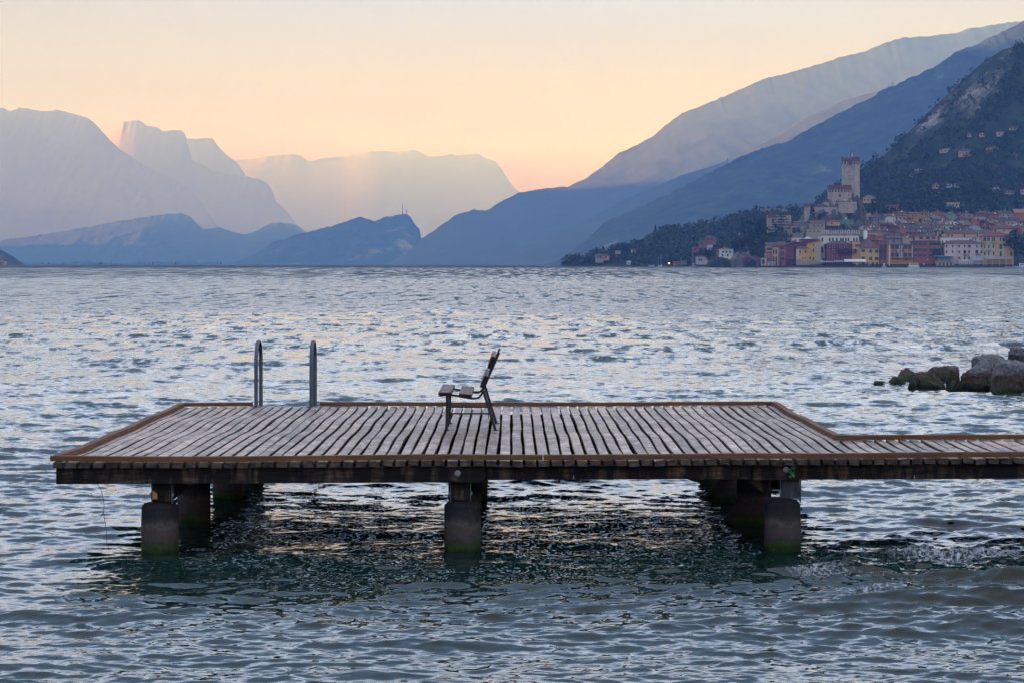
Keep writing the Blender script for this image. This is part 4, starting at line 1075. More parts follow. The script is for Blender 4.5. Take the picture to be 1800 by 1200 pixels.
    for k in range(chim):
        cx_ = rs_.uniform(-.3, .3) * w; cy_ = dep * rs_.uniform(.3, .7)
        MB().box((cx_ - .35, cy_ - .35, hr - 1.2), (cx_ + .35, cy_ + .35, hr + .9)).box((cx_ - .5, cy_ - .5, hr + .9), (cx_ + .5, cy_ + .5, hr + 1.05)).build("chimney", wmat('beige' if k % 2 else 'pink'), ro)
    if dish:
        cx_ = rs_.uniform(-.3, .3) * w
        d_ = MB().lathe([(.02, 0), (.3, .07), (.48, .2), (.50, .23)], 0, 0, 12).build("satellite_dish", M['whitep'], root, loc=(cx_, -o_ - .15, he + .7)); d_.rotation_euler = (rad(70), 0, 0)
        MB().tube([(cx_, -o_ + .1, he - .3), (cx_, -o_, he + .5)], .04, 5).build("dish_bracket", M['metal'], root)
    for it in wins:
        px_, py_ = it[0], it[1]; W_, H_ = (it[2], it[3]) if len(it) > 3 else ws; st_ = it[4] if len(it) > 4 else style
        o = bpy.data.objects.new("window", win_mesh(W_, H_, st_)); lift(o); o.parent = root
        o.location = (((px_ - 900) * Y / FOC - (X0 + X1) / 2) / max(math.cos(yaw), .3), -.005, wz(py_, Y) - z0 - H_ / 2)
    return root, Y
def G(cols, rows_): return [(c_, r_) for r_ in rows_ for c_ in cols]
def extra(root, name, lo, hi, mat): return MB().box(lo, hi).build(name, mat, root)
def railing(root, Y, px0, px1, py_, z0, out=1.0):
    x0, x1 = wx(px0, Y) - root.location.x, wx(px1, Y) - root.location.x; z = wz(py_, Y) - root.location.z
    b_ = MB().box((x0, -out, z), (x1, -.02, z + .18)); b_.box((x0, -out, z + 1.0), (x1, -out + .05, z + 1.06))
    n_ = max(3, int((x1 - x0) / .5))
    for k in range(n_ + 1):
        xx_ = x0 + (x1 - x0 - .05) * k / n_; b_.box((xx_, -out, z + .18), (xx_ + .05, -out + .05, z + 1.0))
    return b_.build("balcony", M['metal'], root)

# waterfront, from the shore cliff to the big tree
YW = 1617.0
house("garden_pavilion", "pavilion", "small cream flat-roofed pavilion at the left end of the waterfront row", 1338, 1347, 453, 454, 469, 'cream', 'grey', 'flat', 1609, 6, wins=[(1342, 460)], ws=(1.6, 3.0), style='arch')
r_, Yq = house("row_house", "house", "narrow orange and pink waterfront house, leftmost of the tall row", 1347.5, 1357, 426, 433, 467.5, 'peach', 'brown', 'gable', YW, 14, wins=G((1350, 1355), (438,)) + G((1350, 1355), (450,)) + G((1351, 1354), (461,)), ws=(.9, 1.7))
extra(r_, "lower_facade", (-1.72, -.25, 0), (1.72, -.02, 8.6), wmat('pink')); extra(r_, "ledge", (-1.9, -.9, 8.6), (1.9, 0, 9.0), rmat('brown')); railing(r_, Yq, 1348, 1357, 455, 0)
r_, Yq = house("row_house", "house", "narrow yellow and cream waterfront house between the orange and the pink one", 1357.3, 1368, 426, 435, 467.5, 'cream', 'brown', 'gable', YW + .6, 14, wins=G((1360, 1364.5), (443, 455)) + G((1360, 1364.5), (463,)), ws=(1.0, 3.0), style='bare')
extra(r_, "yellow_panel", (-1.0, -.06, 3.0), (1.0, -.01, 11.2), wmat('yellow'))
r_, Yq = house("row_house", "house", "pink waterfront house with two balconies beside the windowless maroon wall", 1368.3, 1381, 424.5, 433, 467.5, 'pink', 'brown', 'gable', YW + .3, 15, wins=G((1373, 1377), (436, 445, 455)) + [(1373, 463)], ws=(1.1, 2.0), style='bare')
railing(r_, Yq, 1368.5, 1378, 449, 0); railing(r_, Yq, 1368.5, 1377, 460, 0)
house("row_house", "house", "windowless maroon house wall next to the pink balconied house", 1381.2, 1396, 425, 431, 466, 'maroon', 'brown', 'monol', YW + 1, 15)
house("row_house", "house", "maroon house set back behind the low yellow house", 1396.2, 1409, 423, 426.5, 464, 'maroon', 'dark', 'gable', YW + 8, 10, wins=[(1399, 434)], dish=True)
house("town_house", "house", "broad maroon block behind the yellow gabled house", 1408.5, 1443, 420, 421.5, 455, 'maroon', 'red', 'flat', YW + 20, 12)
r_, Yq = house("yellow_house", "house", "low yellow hip-roofed waterfront house on an old stone base", 1399.5, 1422, 432.5, 437, 459, 'yellow', 'brown', 'hip', YW, 12, wins=G((1406.5, 1416), (443,)) + [(1411, 454, .7, .8, 'bare'), (1415, 454, .7, .8, 'bare')], ws=(1.0, 1.6), style='frame')
extra(r_, "stone_base", (-4.3, -.6, -4), (4.6, -.05, 1.0), wmat('stone')); extra(r_, "white_corner", (-4.16, -.12, 1.0), (-2.7, -.01, 8.0), wmat('lilac'))
r_, Yq = house("yellow_house", "house", "tall yellow waterfront house with a pale gable, left of the battlemented palace", 1418, 1443, 422.5, 430, 458, 'yellow', 'brown', 'monol', YW + 3, 12, wins=[(1430, 431, .9, 1.0), (1438.5, 431, 1.1, 1.2), (1430, 440.5), (1438.5, 440.5), (1424, 454, .8, 1.8), (1430, 455, .9, 2), (1438.5, 454)], ws=(1.0, 2.2), style='frame')
extra(r_, "pale_gable", (1.1, -.10, 0), (4.4, -.01, 10.9), wmat('beige')); extra(r_, "stone_base", (-3.0, -1.2, -4), (4.8, -.15, .3), wmat('stone'))
# palace with swallow-tailed battlements
pal, Yq = house("palace", "palace", "white medieval palace with grey swallow-tailed battlements and arched windows", 1443.5, 1510, 410, 414.5, 459, 'white', 'grey', 'flat', YW + 10, 16, wins=[(c_, 421.5) for c_ in (1445.8, 1458.5, 1464, 1471, 1478, 1482, 1487, 1491.5, 1501, 1506)] + [(1445.3, 439, 1.6, 3.6, 'arch'), (1450.5, 434, .8, 2.0, 'arch'), (1448, 456.5, 1.4, 1.2, 'arch')], ws=(1.0, 2.4), style='arch')
MB().box((-12.35, -.15, 17.0), (12.35, -.01, 17.5)).build("cornice", wmat('grey'), pal)
for k in range(17):
    x0 = -12.2 + k * 1.5
    MB().add([(x0, -.1, 17.8), (x0 + .85, -.1, 17.8), (x0 + .85, -.1, 20.2), (x0 + .42, -.1, 19.7), (x0, -.1, 20.2), (x0, .5, 17.8), (x0 + .85, .5, 17.8), (x0 + .85, .5, 20.2), (x0 + .42, .5, 19.7), (x0, .5, 20.2)],
             [(0, 1, 2, 3, 4), (9, 8, 7, 6, 5), (0, 5, 6, 1), (1, 6, 7, 2), (2, 7, 8, 3), (3, 8, 9, 4), (4, 9, 5, 0)]).build("battlement", wmat('lilac'), pal)
MB().box((-12.2, -.05, 17.5), (12.2, .3, 18.4)).build("parapet", wmat('grey'), pal)
r_, Yq = house("crimson_house", "house", "long crimson waterfront house with rows of pale shuttered windows and a roof terrace", 1453.5, 1498, 423.5, 430, 460, 'crimson', 'brown', 'hip', YW, 12,
      wins=G((1456.5, 1465, 1477.5, 1486.5), (433.5,)) + G((1456.5, 1465), (442,)) + G((1456.5, 1465, 1473, 1482, 1490, 1495.5), (453,)) + [(1484, 442)], ws=(1.2, 1.8), style='frame', chim=2)
extra(r_, "string_course", (-8.25, -.12, 4.35), (8.2, -.01, 4.6), wmat('pink')); railing(r_, Yq, 1474, 1497, 447.5, 0, 2.0)
hd, Yq = house("yellow_house", "house", "yellow house block with one window, wedged between crimson and gabled yellow houses", 1498, 1512.5, 424.5, 425, 460, 'yellow', 'brown', 'flat', YW + .5, 12, wins=[(1508, 432, 2.4, 1.5)])
tree('bush', 1488, 436, 446.5, YW - 1.2, "green hedge of plants along the crimson house's roof terrace", 'terrace_hedge', 'wood', 1.6)
tree('bush', 1501, 436.5, 446.5, YW - 1.2, "green hedge of plants in front of the one-windowed yellow block", 'terrace_hedge', 'wood', 1.3)
tree('bush', 1476, 437, 444, YW - .9, "potted plants at the left end of the crimson house's terrace", 'potted_plant', 'wood', 1.0)
r_, Yq = house("yellow_house", "house", "bright yellow house with sloping gable and green shuttered windows, right of the roof terrace", 1512.5, 1545, 425, 436.5, 468, 'yellow', 'tile', 'hip', YW - 1, 11, wins=[(1517.5, 441, 1.1, 1.9), (1530, 442), (1541, 442), (1517.5, 454, .9, 1.8), (1530, 455), (1541, 455)], ws=(1.2, 2.0))
extra(r_, "pale_corner", (-1.35, -.1, 0), (-1.1, -.01, 11.4), wmat('beige'))
for c_ in (-4, -1, 2, 4.6): extra(r_, "arcade_opening", (c_ - .8, -.15, 0), (c_ + .8, -.02, 2.4), M['pane'])
house("town_house", "house", "terracotta gabled house behind the bright yellow one", 1516, 1546, 415.5, 432, 450, 'terracotta', 'brown', 'front', YW + 14, 12, wins=[(1535, 424, 1.2, 1.2)], chim=1)
r_, Yq = house("row_house", "house", "narrow dusky rose house with stacked dark balconies", 1546, 1559.5, 421, 424, 468, 'rose', 'brown', 'gable', YW + .4, 12, wins=G((1549.5, 1555.5), (433, 443, 453)), ws=(1.5, 2.6), style='bare')
for p_ in (437, 448): railing(r_, Yq, 1547, 1559, p_, 0)
r_, Yq = house("town_house", "house", "yellow and white striped waterfront house with three floors of shuttered windows", 1559.5, 1605, 427, 431, 468, 'ochre', 'brown', 'hip', YW, 12, wins=G((1569, 1577, 1585, 1592, 1599.5), (434.5, 448)) + [(1584.5, 441)], ws=(1.2, 2.6))
for a, b_ in ((-7.0, -6.3), (7.5, 8.2), (-1.3, 1.6)): extra(r_, "white_pilaster", (a, -.10, 5), (b_, -.01, 13.2), wmat('lilac'))
railing(r_, Yq, 1566, 1606, 454, 0, 2.2)
for p_ in (1571, 1585, 1600): railing(r_, Yq, p_ - 3, p_ + 3, 441, 0, .9)
r_, Yq = house("town_house", "house", "red-brown corner house with rows of green shuttered windows", 1605.5, 1653, 421.5, 424.5, 468, 'brick', 'dark', 'hip', YW + .4, 13, wins=G((1609, 1617.5, 1626, 1636, 1640.5, 1645.5, 1650.5), (429, 439.5)) + G((1609, 1617.5, 1626, 1636), (449,)), ws=(1.1, 2.0))
house("town_house", "house", "pinkish attic storey peeping over the red-brown corner house", 1612, 1648, 412.5, 415.5, 425, 'peach', 'brown', 'hip', YW + 14, 9, wins=G((1619, 1631, 1641), (418.5,)), ws=(2.4, 1.6), style='bare')
house("town_house", "house", "long white house half hidden behind the lilac one", 1654, 1729, 416.5, 418, 452, 'white', 'grey', 'flat', YW + 9, 10, wins=G((1657, 1664, 1671, 1678, 1686, 1694), (425,)), ws=(.9, 1.5), style='bare')
house("town_house", "house", "long low house with orange and white striped wall and brown roof behind the white one", 1661, 1745, 404.5, 411, 425, 'peach', 'brown', 'gable', YW + 22, 12, wins=[(1666.5, 414.5, .9, 1.6), (1673.5, 414.5, .9, 1.6), (1695, 414.5, .9, 1.8), (1718, 414.5, .9, 1.8)], style='bare', chim=3)
r_, Yq = house("town_house", "house", "lilac-white three storey waterfront house beside the grand yellow hotel", 1660.5, 1727, 422.5, 428.5, 468, 'lilac', 'brown', 'hip', YW, 13, wins=G((1664, 1674.5, 1686, 1695.5, 1717, 1725), (433, 443)) + [(1704, 433, 2.0, 1.6), (1696, 443, 1.8, 2.2), (1704, 443), (1717, 443, 1.8, 2.2)] + G((1686, 1695.5, 1704), (454,)), ws=(1.0, 1.7), style='bare', chim=2)
railing(r_, Yq, 1692, 1703, 449, 0); railing(r_, Yq, 1714, 1723, 448, 0); extra(r_, "drainpipe", (-4.2, -.12, 0), (-4.05, -.01, 14.2), M['metal']); extra(r_, "drainpipe", (3.0, -.12, 0), (3.15, -.01, 14.2), M['metal'])
house("town_house", "house", "small white gabled house peeping between the lilac house and the grand yellow hotel", 1711, 1728, 415.5, 420.5, 440, 'white', 'grey', 'front', YW + 5, 6, wins=[(1715, 421.5, .8, 1.3)], style='bare')
hot, Yq = house("grand_hotel", "hotel", "grand yellow and cream four storey hotel with deep red hipped roof on the waterfront", 1727.5, 1782, 407, 416.5, 468, 'yellow', 'red', 'hip', YW - .5, 18, wins=G((1730, 1732.5, 1736.5, 1739, 1744.5, 1747.5, 1759, 1777.5), (421,)) + G((1731, 1738, 1746), (433.5,)) + [(1759, 433.5, 1.6, 3.4, 'arch'), (1777.5, 433.5, 1.2, 2.6, 'arch')] + G((1731, 1738, 1746.5), (446,)) + [(1759, 446, 1.4, 3.4, 'arch'), (1777.5, 446, 1.2, 2.6, 'arch')], ws=(.85, 2.4), style='frame')
for a, b_ in ((-9.5, -2.0), (-.6, 3.9)): extra(hot, "cream_panel", (a, -.04, 5.5), (b_, -.012, 18.8), wmat('cream'))
extra(hot, "string_course", (-10.1, -.14, 14.2), (10.1, -.045, 14.5), wmat('ochre'))
railing(hot, Yq, 1727, 1733, 426.5, 0); railing(hot, Yq, 1742, 1749, 426.5, 0); railing(hot, Yq, 1733, 1742, 441.5, 0)
# pavilion, pergolas and awnings along the quay
pv_ = empty("glass_pavilion", (wx(1662, 1611), 1611, wz(468, 1611))); tag(pv_, "teal glazed lakeside pavilion with thin flat roof and beige base", "pavilion")
MB().box((-5.6, 0, 0), (5.6, 7, 3.1)).build("base", wmat('beige'), pv_); MB().box((-5.0, .3, 3.1), (3.4, 6.6, 6.3)).build("glazing", wmat('teal'), pv_)
MB().box((-6.2, -.8, 6.3), (6.2, 7.4, 6.6)).build("roof", rmat('white'), pv_); MB().box((-6.6, -1.2, 3.1), (6.0, 0.25, 3.3)).build("terrace", rmat('white'), pv_)
for k in range(9): MB().box((-5.0 + k * 1.04, .22, 3.3), (-4.92 + k * 1.04, .3, 6.3)).build("mullion", M['frame'], pv_)
for k in (-3.6, -1.2, 1.2, 3.6): MB().box((k - .5, -.05, 0), (k + .5, .0, 2.2)).build("opening", M['pane'], pv_)
def canopy(name, label, px0, px1, ptop, plow, pbase, Y, mat, dep=5.0, posts=6, pm='whitep'):
    x0, x1 = wx(px0, Y), wx(px1, Y); r_ = empty(name, ((x0 + x1) / 2, Y, wz(pbase, Y))); tag(r_, label, name.replace('_', ' ').split()[-1])
    a = (x1 - x0) / 2; z0, z1 = wz(plow, Y) - wz(pbase, Y), wz(ptop, Y) - wz(pbase, Y)
    MB().add([(-a, 0, z0), (a, 0, z0), (a, dep, z1), (-a, dep, z1), (-a, 0, z0 + .2), (a, 0, z0 + .2), (a, dep, z1 + .2), (-a, dep, z1 + .2)], [(3, 2, 1, 0), (4, 5, 6, 7), (0, 1, 5, 4), (1, 2, 6, 5), (2, 3, 7, 6), (3, 0, 4, 7)]).build("cover", mat, r_)
    for k in range(posts):
        xx_ = -a + .2 + (2 * a - .4) * k / max(1, posts - 1); w_ = .16 if pm != 'whitep' else .22
        MB().box((xx_ - w_ / 2, .1, 0), (xx_ + w_ / 2, .1 + w_, z0)).build("post", M[pm], r_)
    return r_
canopy("shop_awning", "grey awning below the palace, leftmost of the quayside awnings", 1440, 1465, 459.5, 461.5, 468.5, 1611, M['awn'], 4, 5, 'metal')
canopy("shop_awning", "low blue grey awning in front of the crimson house", 1466, 1487, 458.5, 461, 468.5, 1610.5, M['awn'], 4, 5, 'metal')
canopy("shop_awning", "long white sloping awning at the right end of the crimson house", 1485, 1523, 456.5, 460.5, 468.5, 1609.5, M['whitep'], 4.5, 6, 'metal')
canopy("garden_pergola", "slender white pergola on the quay left of the grey blue awning", 1687, 1708, 457.8, 458.3, 468.5, 1609, M['whitep'], 4, 7)
canopy("terrace_awning", "blue grey awning under the lilac house", 1709.5, 1730, 453.5, 458.5, 468.5, 1610, M['awn'], 4.5, 3)
canopy("terrace_canopy", "long pale canopy on white posts in front of the grand yellow hotel", 1733, 1781, 453, 456, 468, 1609.5, M['awn'], 5, 5)
canopy("terrace_roof", "dark glazed terrace roof between the pink houses and the low yellow one", 1382, 1399, 454.5, 455.5, 468.5, 1612, M['metal'], 5, 5, 'metal')
canopy("terrace_roof", "little terrace roof on cream posts in front of the leftmost pink house", 1348, 1363, 457.5, 459, 468.5, 1611, rmat('brown'), 4, 7)
# ------------------------------------------------------------------ castle
M['castle'] = None
m, t, b = mat_new("castle masonry"); M['castle'] = m
P = posn(t); n1 = noise(t, 0.35, 6, 0.7, P); n2 = noise(t, 2.2, 4, 0.8, P)
c = rampn(t, n1.outputs[0], [(0.32, (0.27, 0.235, 0.195)), (0.68, (0.46, 0.405, 0.34))]).outputs[0]
c = mixc(t, maprange(t, n2.outputs[0], 0.45, 0.7, 0, 0.6), c, (0.19, 0.16, 0.135))
t.links.new(c, b.inputs["Base Color"]); b.inputs["Roughness"].default_value = 0.95
M['castbrick'] = simple("dark red castle brick", (0.125, 0.060, 0.050), 0.95, 0.35, 0.8)
castle = empty("castle", (wx(1490, 1748), 1748, wz(360, 1748)))
tag(castle, "medieval stone castle with tall brick-crowned tower on its crag above the town", "castle")
def crel(px_, py_, Y): return (wx(px_, Y) - castle.location.x, Y - castle.location.y, wz(py_, Y) - castle.location.z)
def polytower(pts, ptop, pbase, Yr, name, band, mer, swallow=True, dx=0.0):
    """pts: (px, Y offset) corners, front ones first; band: height of brick crown in px; mer: merlon height in px"""
    poly = [(wx(px_, Yr) - castle.location.x, Yr + dy - castle.location.y) for px_, dy in pts]
    zt_, zb_ = wz(ptop, Yr) - castle.location.z, wz(pbase, Yr) - castle.location.z
    s = Yr / FOC
    body = MB().prism(poly, zb_, zt_ - band * s).build(name, M['castle'], castle)
    cx_ = sum(p[0] for p in poly) / len(poly); cy_ = sum(p[1] for p in poly) / len(poly)
    big = [(cx_ + (x_ - cx_) * 1.03, cy_ + (y_ - cy_) * 1.03) for x_, y_ in poly]
    MB().prism(big, zt_ - band * s, zt_).build("brick_crown", M['castbrick'], body)
    n_ = len(big); mb_ = MB()
    for i in range(n_):
        a, b_ = Vector((*big[i], 0)), Vector((*big[(i + 1) % n_], 0)); l = (b_ - a).length; d = (b_ - a) / l; q = max(2, round(l / 2.2)); w_ = l / q * .55
        nrm = Vector((d.y, -d.x, 0)); nrm = nrm if nrm.dot(a - Vector((cx_, cy_, 0))) > 0 else -nrm
        for k in range(q):
            o_ = a + d * (k + .5) * l / q; p0, p1 = o_ - d * w_ / 2, o_ + d * w_ / 2; h = mer * s
            pr = [(p0, 0), (p1, 0), (p1, h), ((p0 + p1) / 2, h * .72), (p0, h)]
            mb_.add([(p.x, p.y, zt_ + z) for p, z in pr] + [(p.x - nrm.x * .5, p.y - nrm.y * .5, zt_ + z) for p, z in pr], [(0, 1, 2, 3, 4), (9, 8, 7, 6, 5), (0, 5, 6, 1), (1, 6, 7, 2), (2, 7, 8, 3), (3, 8, 9, 4), (4, 9, 5, 0)])
            # corbel arches under the crown show as pale notches
            z_ = zt_ - band * s * .55
            mb2 = (o_ + nrm * .06)
    mb_.build("battlement_crown", M['castbrick'], body)
    for i in range(n_):
        a, b_ = Vector((*big[i], 0)), Vector((*big[(i + 1) % n_], 0)); l = (b_ - a).length; d = (b_ - a) / l; q = max(2, round(l / 2.2))
        if a.y > cy_ and b_.y > cy_: continue
        nrm = Vector((d.y, -d.x, 0)); nrm = nrm if nrm.dot(a - Vector((cx_, cy_, 0))) > 0 else -nrm
        c2 = MB()
        for k in range(q):
            o_ = a + d * (k + .5) * l / q; p0, p1 = o_ - d * .35, o_ + d * .35
            c2.add([(p.x + nrm.x * e_, p.y + nrm.y * e_, z) for e_ in (.12, -.1) for p, z in ((p0, zt_ - band * s * .95), (p1, zt_ - band * s * .95), (p1, zt_ - band * s * .45), (p0, zt_ - band * s * .45))],
                   [(0, 1, 2, 3), (7, 6, 5, 4), (0, 4, 5, 1), (1, 5, 6, 2), (2, 6, 7, 3), (3, 7, 4, 0)])
        c2.build("corbel_panel", M['castle'], body)
    return body
tw = polytower([(1480.5, 1), (1502, -1.5), (1513, 5), (1511, 14), (1484, 14)], 280.5, 352, 1760, "keep_tower", 8.5, 4.5)
lk = polytower([(1457.5, 2), (1463, -2.5), (1484, -2.5), (1497.5, 4), (1496, 14), (1459, 14)], 329.5, 364, 1746, "lower_keep", 8.5, 4.5)
tb = polytower([(1415, 0), (1429, -2), (1431, 6), (1416, 7)], 361.5, 392, 1738, "wall_turret", 4, 3.5)
cw = polytower([(1429, 1.5), (1472, -1), (1472.5, 1.5), (1429, 4)], 363.5, 391, 1737, "curtain_wall", 1.2, 3.0)
st_ = polytower([(1449, 1), (1458, 0), (1458, 5), (1449, 6)], 353.5, 364, 1743, "inner_turret", 2.5, 3)
for px_, py_, w_, h_, Yw in ((1476.5, 344.5, 1.3, 2.0, 1743.3), (1494, 287.5, 1.5, 2.4, 1757.6), (1470, 354, .4, 1.2, 1743.3), (1493, 310, .35, 1.4, 1757.8), (1493, 330, .35, 1.4, 1757.8), (1491, 343, .5, 1.6, 1747.0)):
    x_, y_, z_ = crel(px_, py_, Yw)
    MB().box((x_ - w_ / 2, y_ - .15, z_ - h_ / 2), (x_ + w_ / 2, y_ + .5, z_ + h_ / 2)).build("window", M['pane'], castle)
x_, y_, z_ = crel(1495, 283, 1764)
MB().tube([(x_, y_, z_), (x_, y_, z_ + 7)], .12, 6).build("flagpole", M['metal'], castle)
fl = empty("flag", (wx(1494.6, 1764), 1764, wz(268.8, 1764))); tag(fl, "small green, white and red flag flying on the castle's tall tower", "flag")
for k, (nm, cl) in enumerate((("green_stripe", (.02, .20, .06)), ("white_stripe", (.6, .6, .6)), ("red_stripe", (.35, .03, .03)))):
    MB().add([(0.1 + k * .8, 0, -.0 - k * .45), (.9 + k * .8, .1, -.45 - k * .45), (.9 + k * .8, .1, -2.2 - k * .3), (.1 + k * .8, 0, -1.9 - k * .3), (0.1 + k * .8, .05, -.0 - k * .45), (.9 + k * .8, .15, -.45 - k * .45), (.9 + k * .8, .15, -2.2 - k * .3), (.1 + k * .8, .05, -1.9 - k * .3)],
             [(0, 1, 2, 3), (7, 6, 5, 4), (0, 4, 5, 1), (1, 5, 6, 2), (2, 6, 7, 3), (3, 7, 4, 0)]).build(nm, simple(nm + " cloth", cl, .9, .05), fl)
tr_ = polytower([(1474, 0), (1490, -3), (1506, 0), (1510, 8), (1474, 9)], 354.5, 375, 1735, "terrace_wall", 0.6, 1.2)
def parasol(px_, py_, Y, w, label):
    r_ = empty("parasol", (wx(px_, Y), Y, wz(py_, Y) - 2.2)); tag(r_, label, "parasol")
    MB().lathe([(w, 2.0), (w * .5, 2.5), (.05, 2.9)], 0, 0, 10).build("canopy", wmat('cream'), r_); MB().tube([(0, 0, 0), (0, 0, 2.8)], .06, 6).build("pole", M['metal'], r_)
parasol(1486.5, 352.5, 1739, 1.9, "wide cream parasol on the castle terrace below the lower keep"); parasol(1496.5, 353, 1739, .9, "narrow cream parasol on the castle terrace, right of the wide one")

# ------------------------------------------------------------------ the lower stone house with battlements, and stone houses round it
sh, Yq = house("battlemented_house", "stone house", "small battlemented stone tower house with a brick band, left of the layered cedar", 1350, 1364, 377.5, 378.5, 399, 'stone', 'red', 'flat', 1705, 9, wins=[(1358.5, 387.5, 1.6, 2.2)], ws=(1, 2), style='frame')
b_ = MB()
for k in range(5): b_.box((-2.6 + k * 1.1, -.3, 8.3), (-2.0 + k * 1.1, .3, 9.9))
b_.build("battlements", M['castbrick'], sh); MB().box((-2.9, -.35, 6.2), (2.9, -.01, 8.0)).build("brick_band", M['castbrick'], sh)
sw, Yq = house("garden_wall", "wall", "battlemented stone wall running right from the small battlemented house", 1364, 1391, 378.5, 379, 396, 'stone', 'grey', 'flat', 1712, 2)
b_ = MB()
for k in range(9): b_.box((-5.1 + k * 1.15, -.2, 7.0), (-4.5 + k * 1.15, .3, 8.4))
b_.build("battlements", M['castbrick'], sw)
house("stone_house", "stone house", "stone house with a round arched opening below the castle's curtain wall", 1386, 1412, 392.5, 397, 413, 'stone', 'brown', 'gable', 1680, 8, wins=[(1396, 405, 2.6, 4.0, 'arch'), (1389, 401, .8, 1.1)], style='bare', ws=(1, 1))
house("stone_house", "stone house", "low grey stone house just below the foot of the curtain wall", 1397, 1418, 389, 392, 400, 'grey', 'brown', 'gable', 1702, 8, wins=[(1408, 396)], style='bare', ws=(.8, 1))
house("town_house", "house", "stone house with reddish roof right below the castle cypress", 1425, 1450, 387.5, 393, 402, 'stone', 'tile', 'gable', 1692, 10, wins=G((1431, 1438, 1445), (397,)), style='bare', ws=(.9, 1.2), chim=1)
house("stone_house", "stone house", "ruined grey stone house with small openings left of the palace battlements", 1418, 1443, 400, 403, 416, 'stone', 'grey', 'monol', 1666, 8, wins=G((1424, 1431, 1438), (407,)), style='bare', ws=(.7, 1.0))
house("town_house", "house", "little white terrace house left of the maroon block", 1393, 1409, 417.5, 419, 428, 'white', 'white', 'flat', 1650, 6, wins=[(1398, 423)], ws=(1, 1.2), style='bare')
house("town_house", "house", "small house with a white tent-like roof above the maroon block", 1414, 1427, 416.5, 420, 426, 'grey', 'white', 'hip', 1654, 6)
house("white_villa", "villa", "white flat-topped villa on the shore left of the garden headland", 1266, 1289, 435.5, 438, 453, 'white', 'grey', 'hip', 1645, 10, wins=G((1271, 1277, 1283), (443,)) + G((1270, 1279), (449,)), ws=(1.2, 1.4), style='bare', chim=1)
house("pink_villa", "villa", "small pink house just left of the white shore villa", 1260.5, 1269, 438.5, 441, 451, 'pink', 'brown', 'gable', 1660, 8, wins=[(1264, 445)], style='bare')

# shore and hillside houses on the headland
HL = [(1224, 1243, 448.5, 451, 463, 'white', 'brown', 'hip', 1890, "orange and white shore house with arched openings beside the dark shore rock", ((1229, 457), (1233, 457))),
      (1242, 1250, 450, 452, 462, 'orange', 'brown', 'hip', 1895, "small orange house joined to the right of the white shore house", ((1246, 456),)),
      (1240, 1259, 414, 418, 428, 'pink', 'brown', 'hip', 1990, "pink villa with brown roof high on the headland slope", ((1245, 421), (1251, 421))),
      (1229, 1243, 421, 425, 434, 'rose', 'brown', 'hip', 1985, "rose coloured house just below and left of the pink headland villa", ((1234, 428),)),
      (1218, 1228, 433, 436, 442, 'pink', 'brown', 'hip', 1960, "lowest and leftmost of the pink headland houses", ((1222, 439),)),
      (1244, 1253, 430, 431, 437, 'blue', 'white', 'flat', 1970, "pale blue terrace house below the pink headland villa", ()),
      (1110, 1123, 436.5, 439, 447, 'white', 'brown', 'hip', 2125, "white house with brown roof among trees in the middle of the headland", ((1114, 442), (1119, 442))),
      (1082, 1091, 439, 441, 445, 'beige', 'grey', 'hip', 2130, "small pale house half hidden in trees left of the white headland house", ()),
      (1047, 1061, 446, 449, 460, 'stone', 'brown', 'gable', 2110, "stone shore house near the headland's tip", ((1051, 452), (1056, 452))),
      (1061, 1071, 446, 449, 456, 'peach', 'brown', 'hip', 2115, "peach house with red roof joined to the stone shore house", ((1065, 452),)),
      (1102, 1109, 458, 460, 464, 'blue', 'white', 'hip', 2070, "tiny light blue hut on the shore under the headland trees", ()),
      (1184, 1195, 459.5, 462, 466, 'terracotta', 'tile', 'gable', 2010, "low rust red shore hut right of the lit lamp", ()),
      (1198, 1207, 458, 460, 466, 'grey', 'brown', 'gable', 2010, "low grey shore house between the rust red hut and the white one", ()),
      (1208, 1216, 457, 458.5, 463, 'white', 'white', 'flat', 2012, "tiny white shore hut left of the orange and white house", ()),
      (1128, 1142, 463, 464, 467, 'grey', 'grey', 'flat', 2060, "long low grey boathouse on the headland shore", ()),
      (1300, 1309, 407, 409, 416, 'cream', 'brown', 'hip', 1720, "cream house seen between the two slim cypresses", ((1304, 412),)),
      (1338, 1384, 365.5, 366.5, 370, 'grey', 'grey', 'flat', 2185, "long low grey building along the wooded skyline left of the castle", ((1342, 368), (1366, 368)))]
for a in HL: house("headland_house", "house", a[9], a[0], a[1], a[2] + .5, a[3] + .5, a[4], {"white": "lilac", "pink": "rose"}.get(a[5], a[5]), a[6], a[7], a[8], 8, wins=a[10], ws=(1.3, 1.5), style='bare', found=1.0)

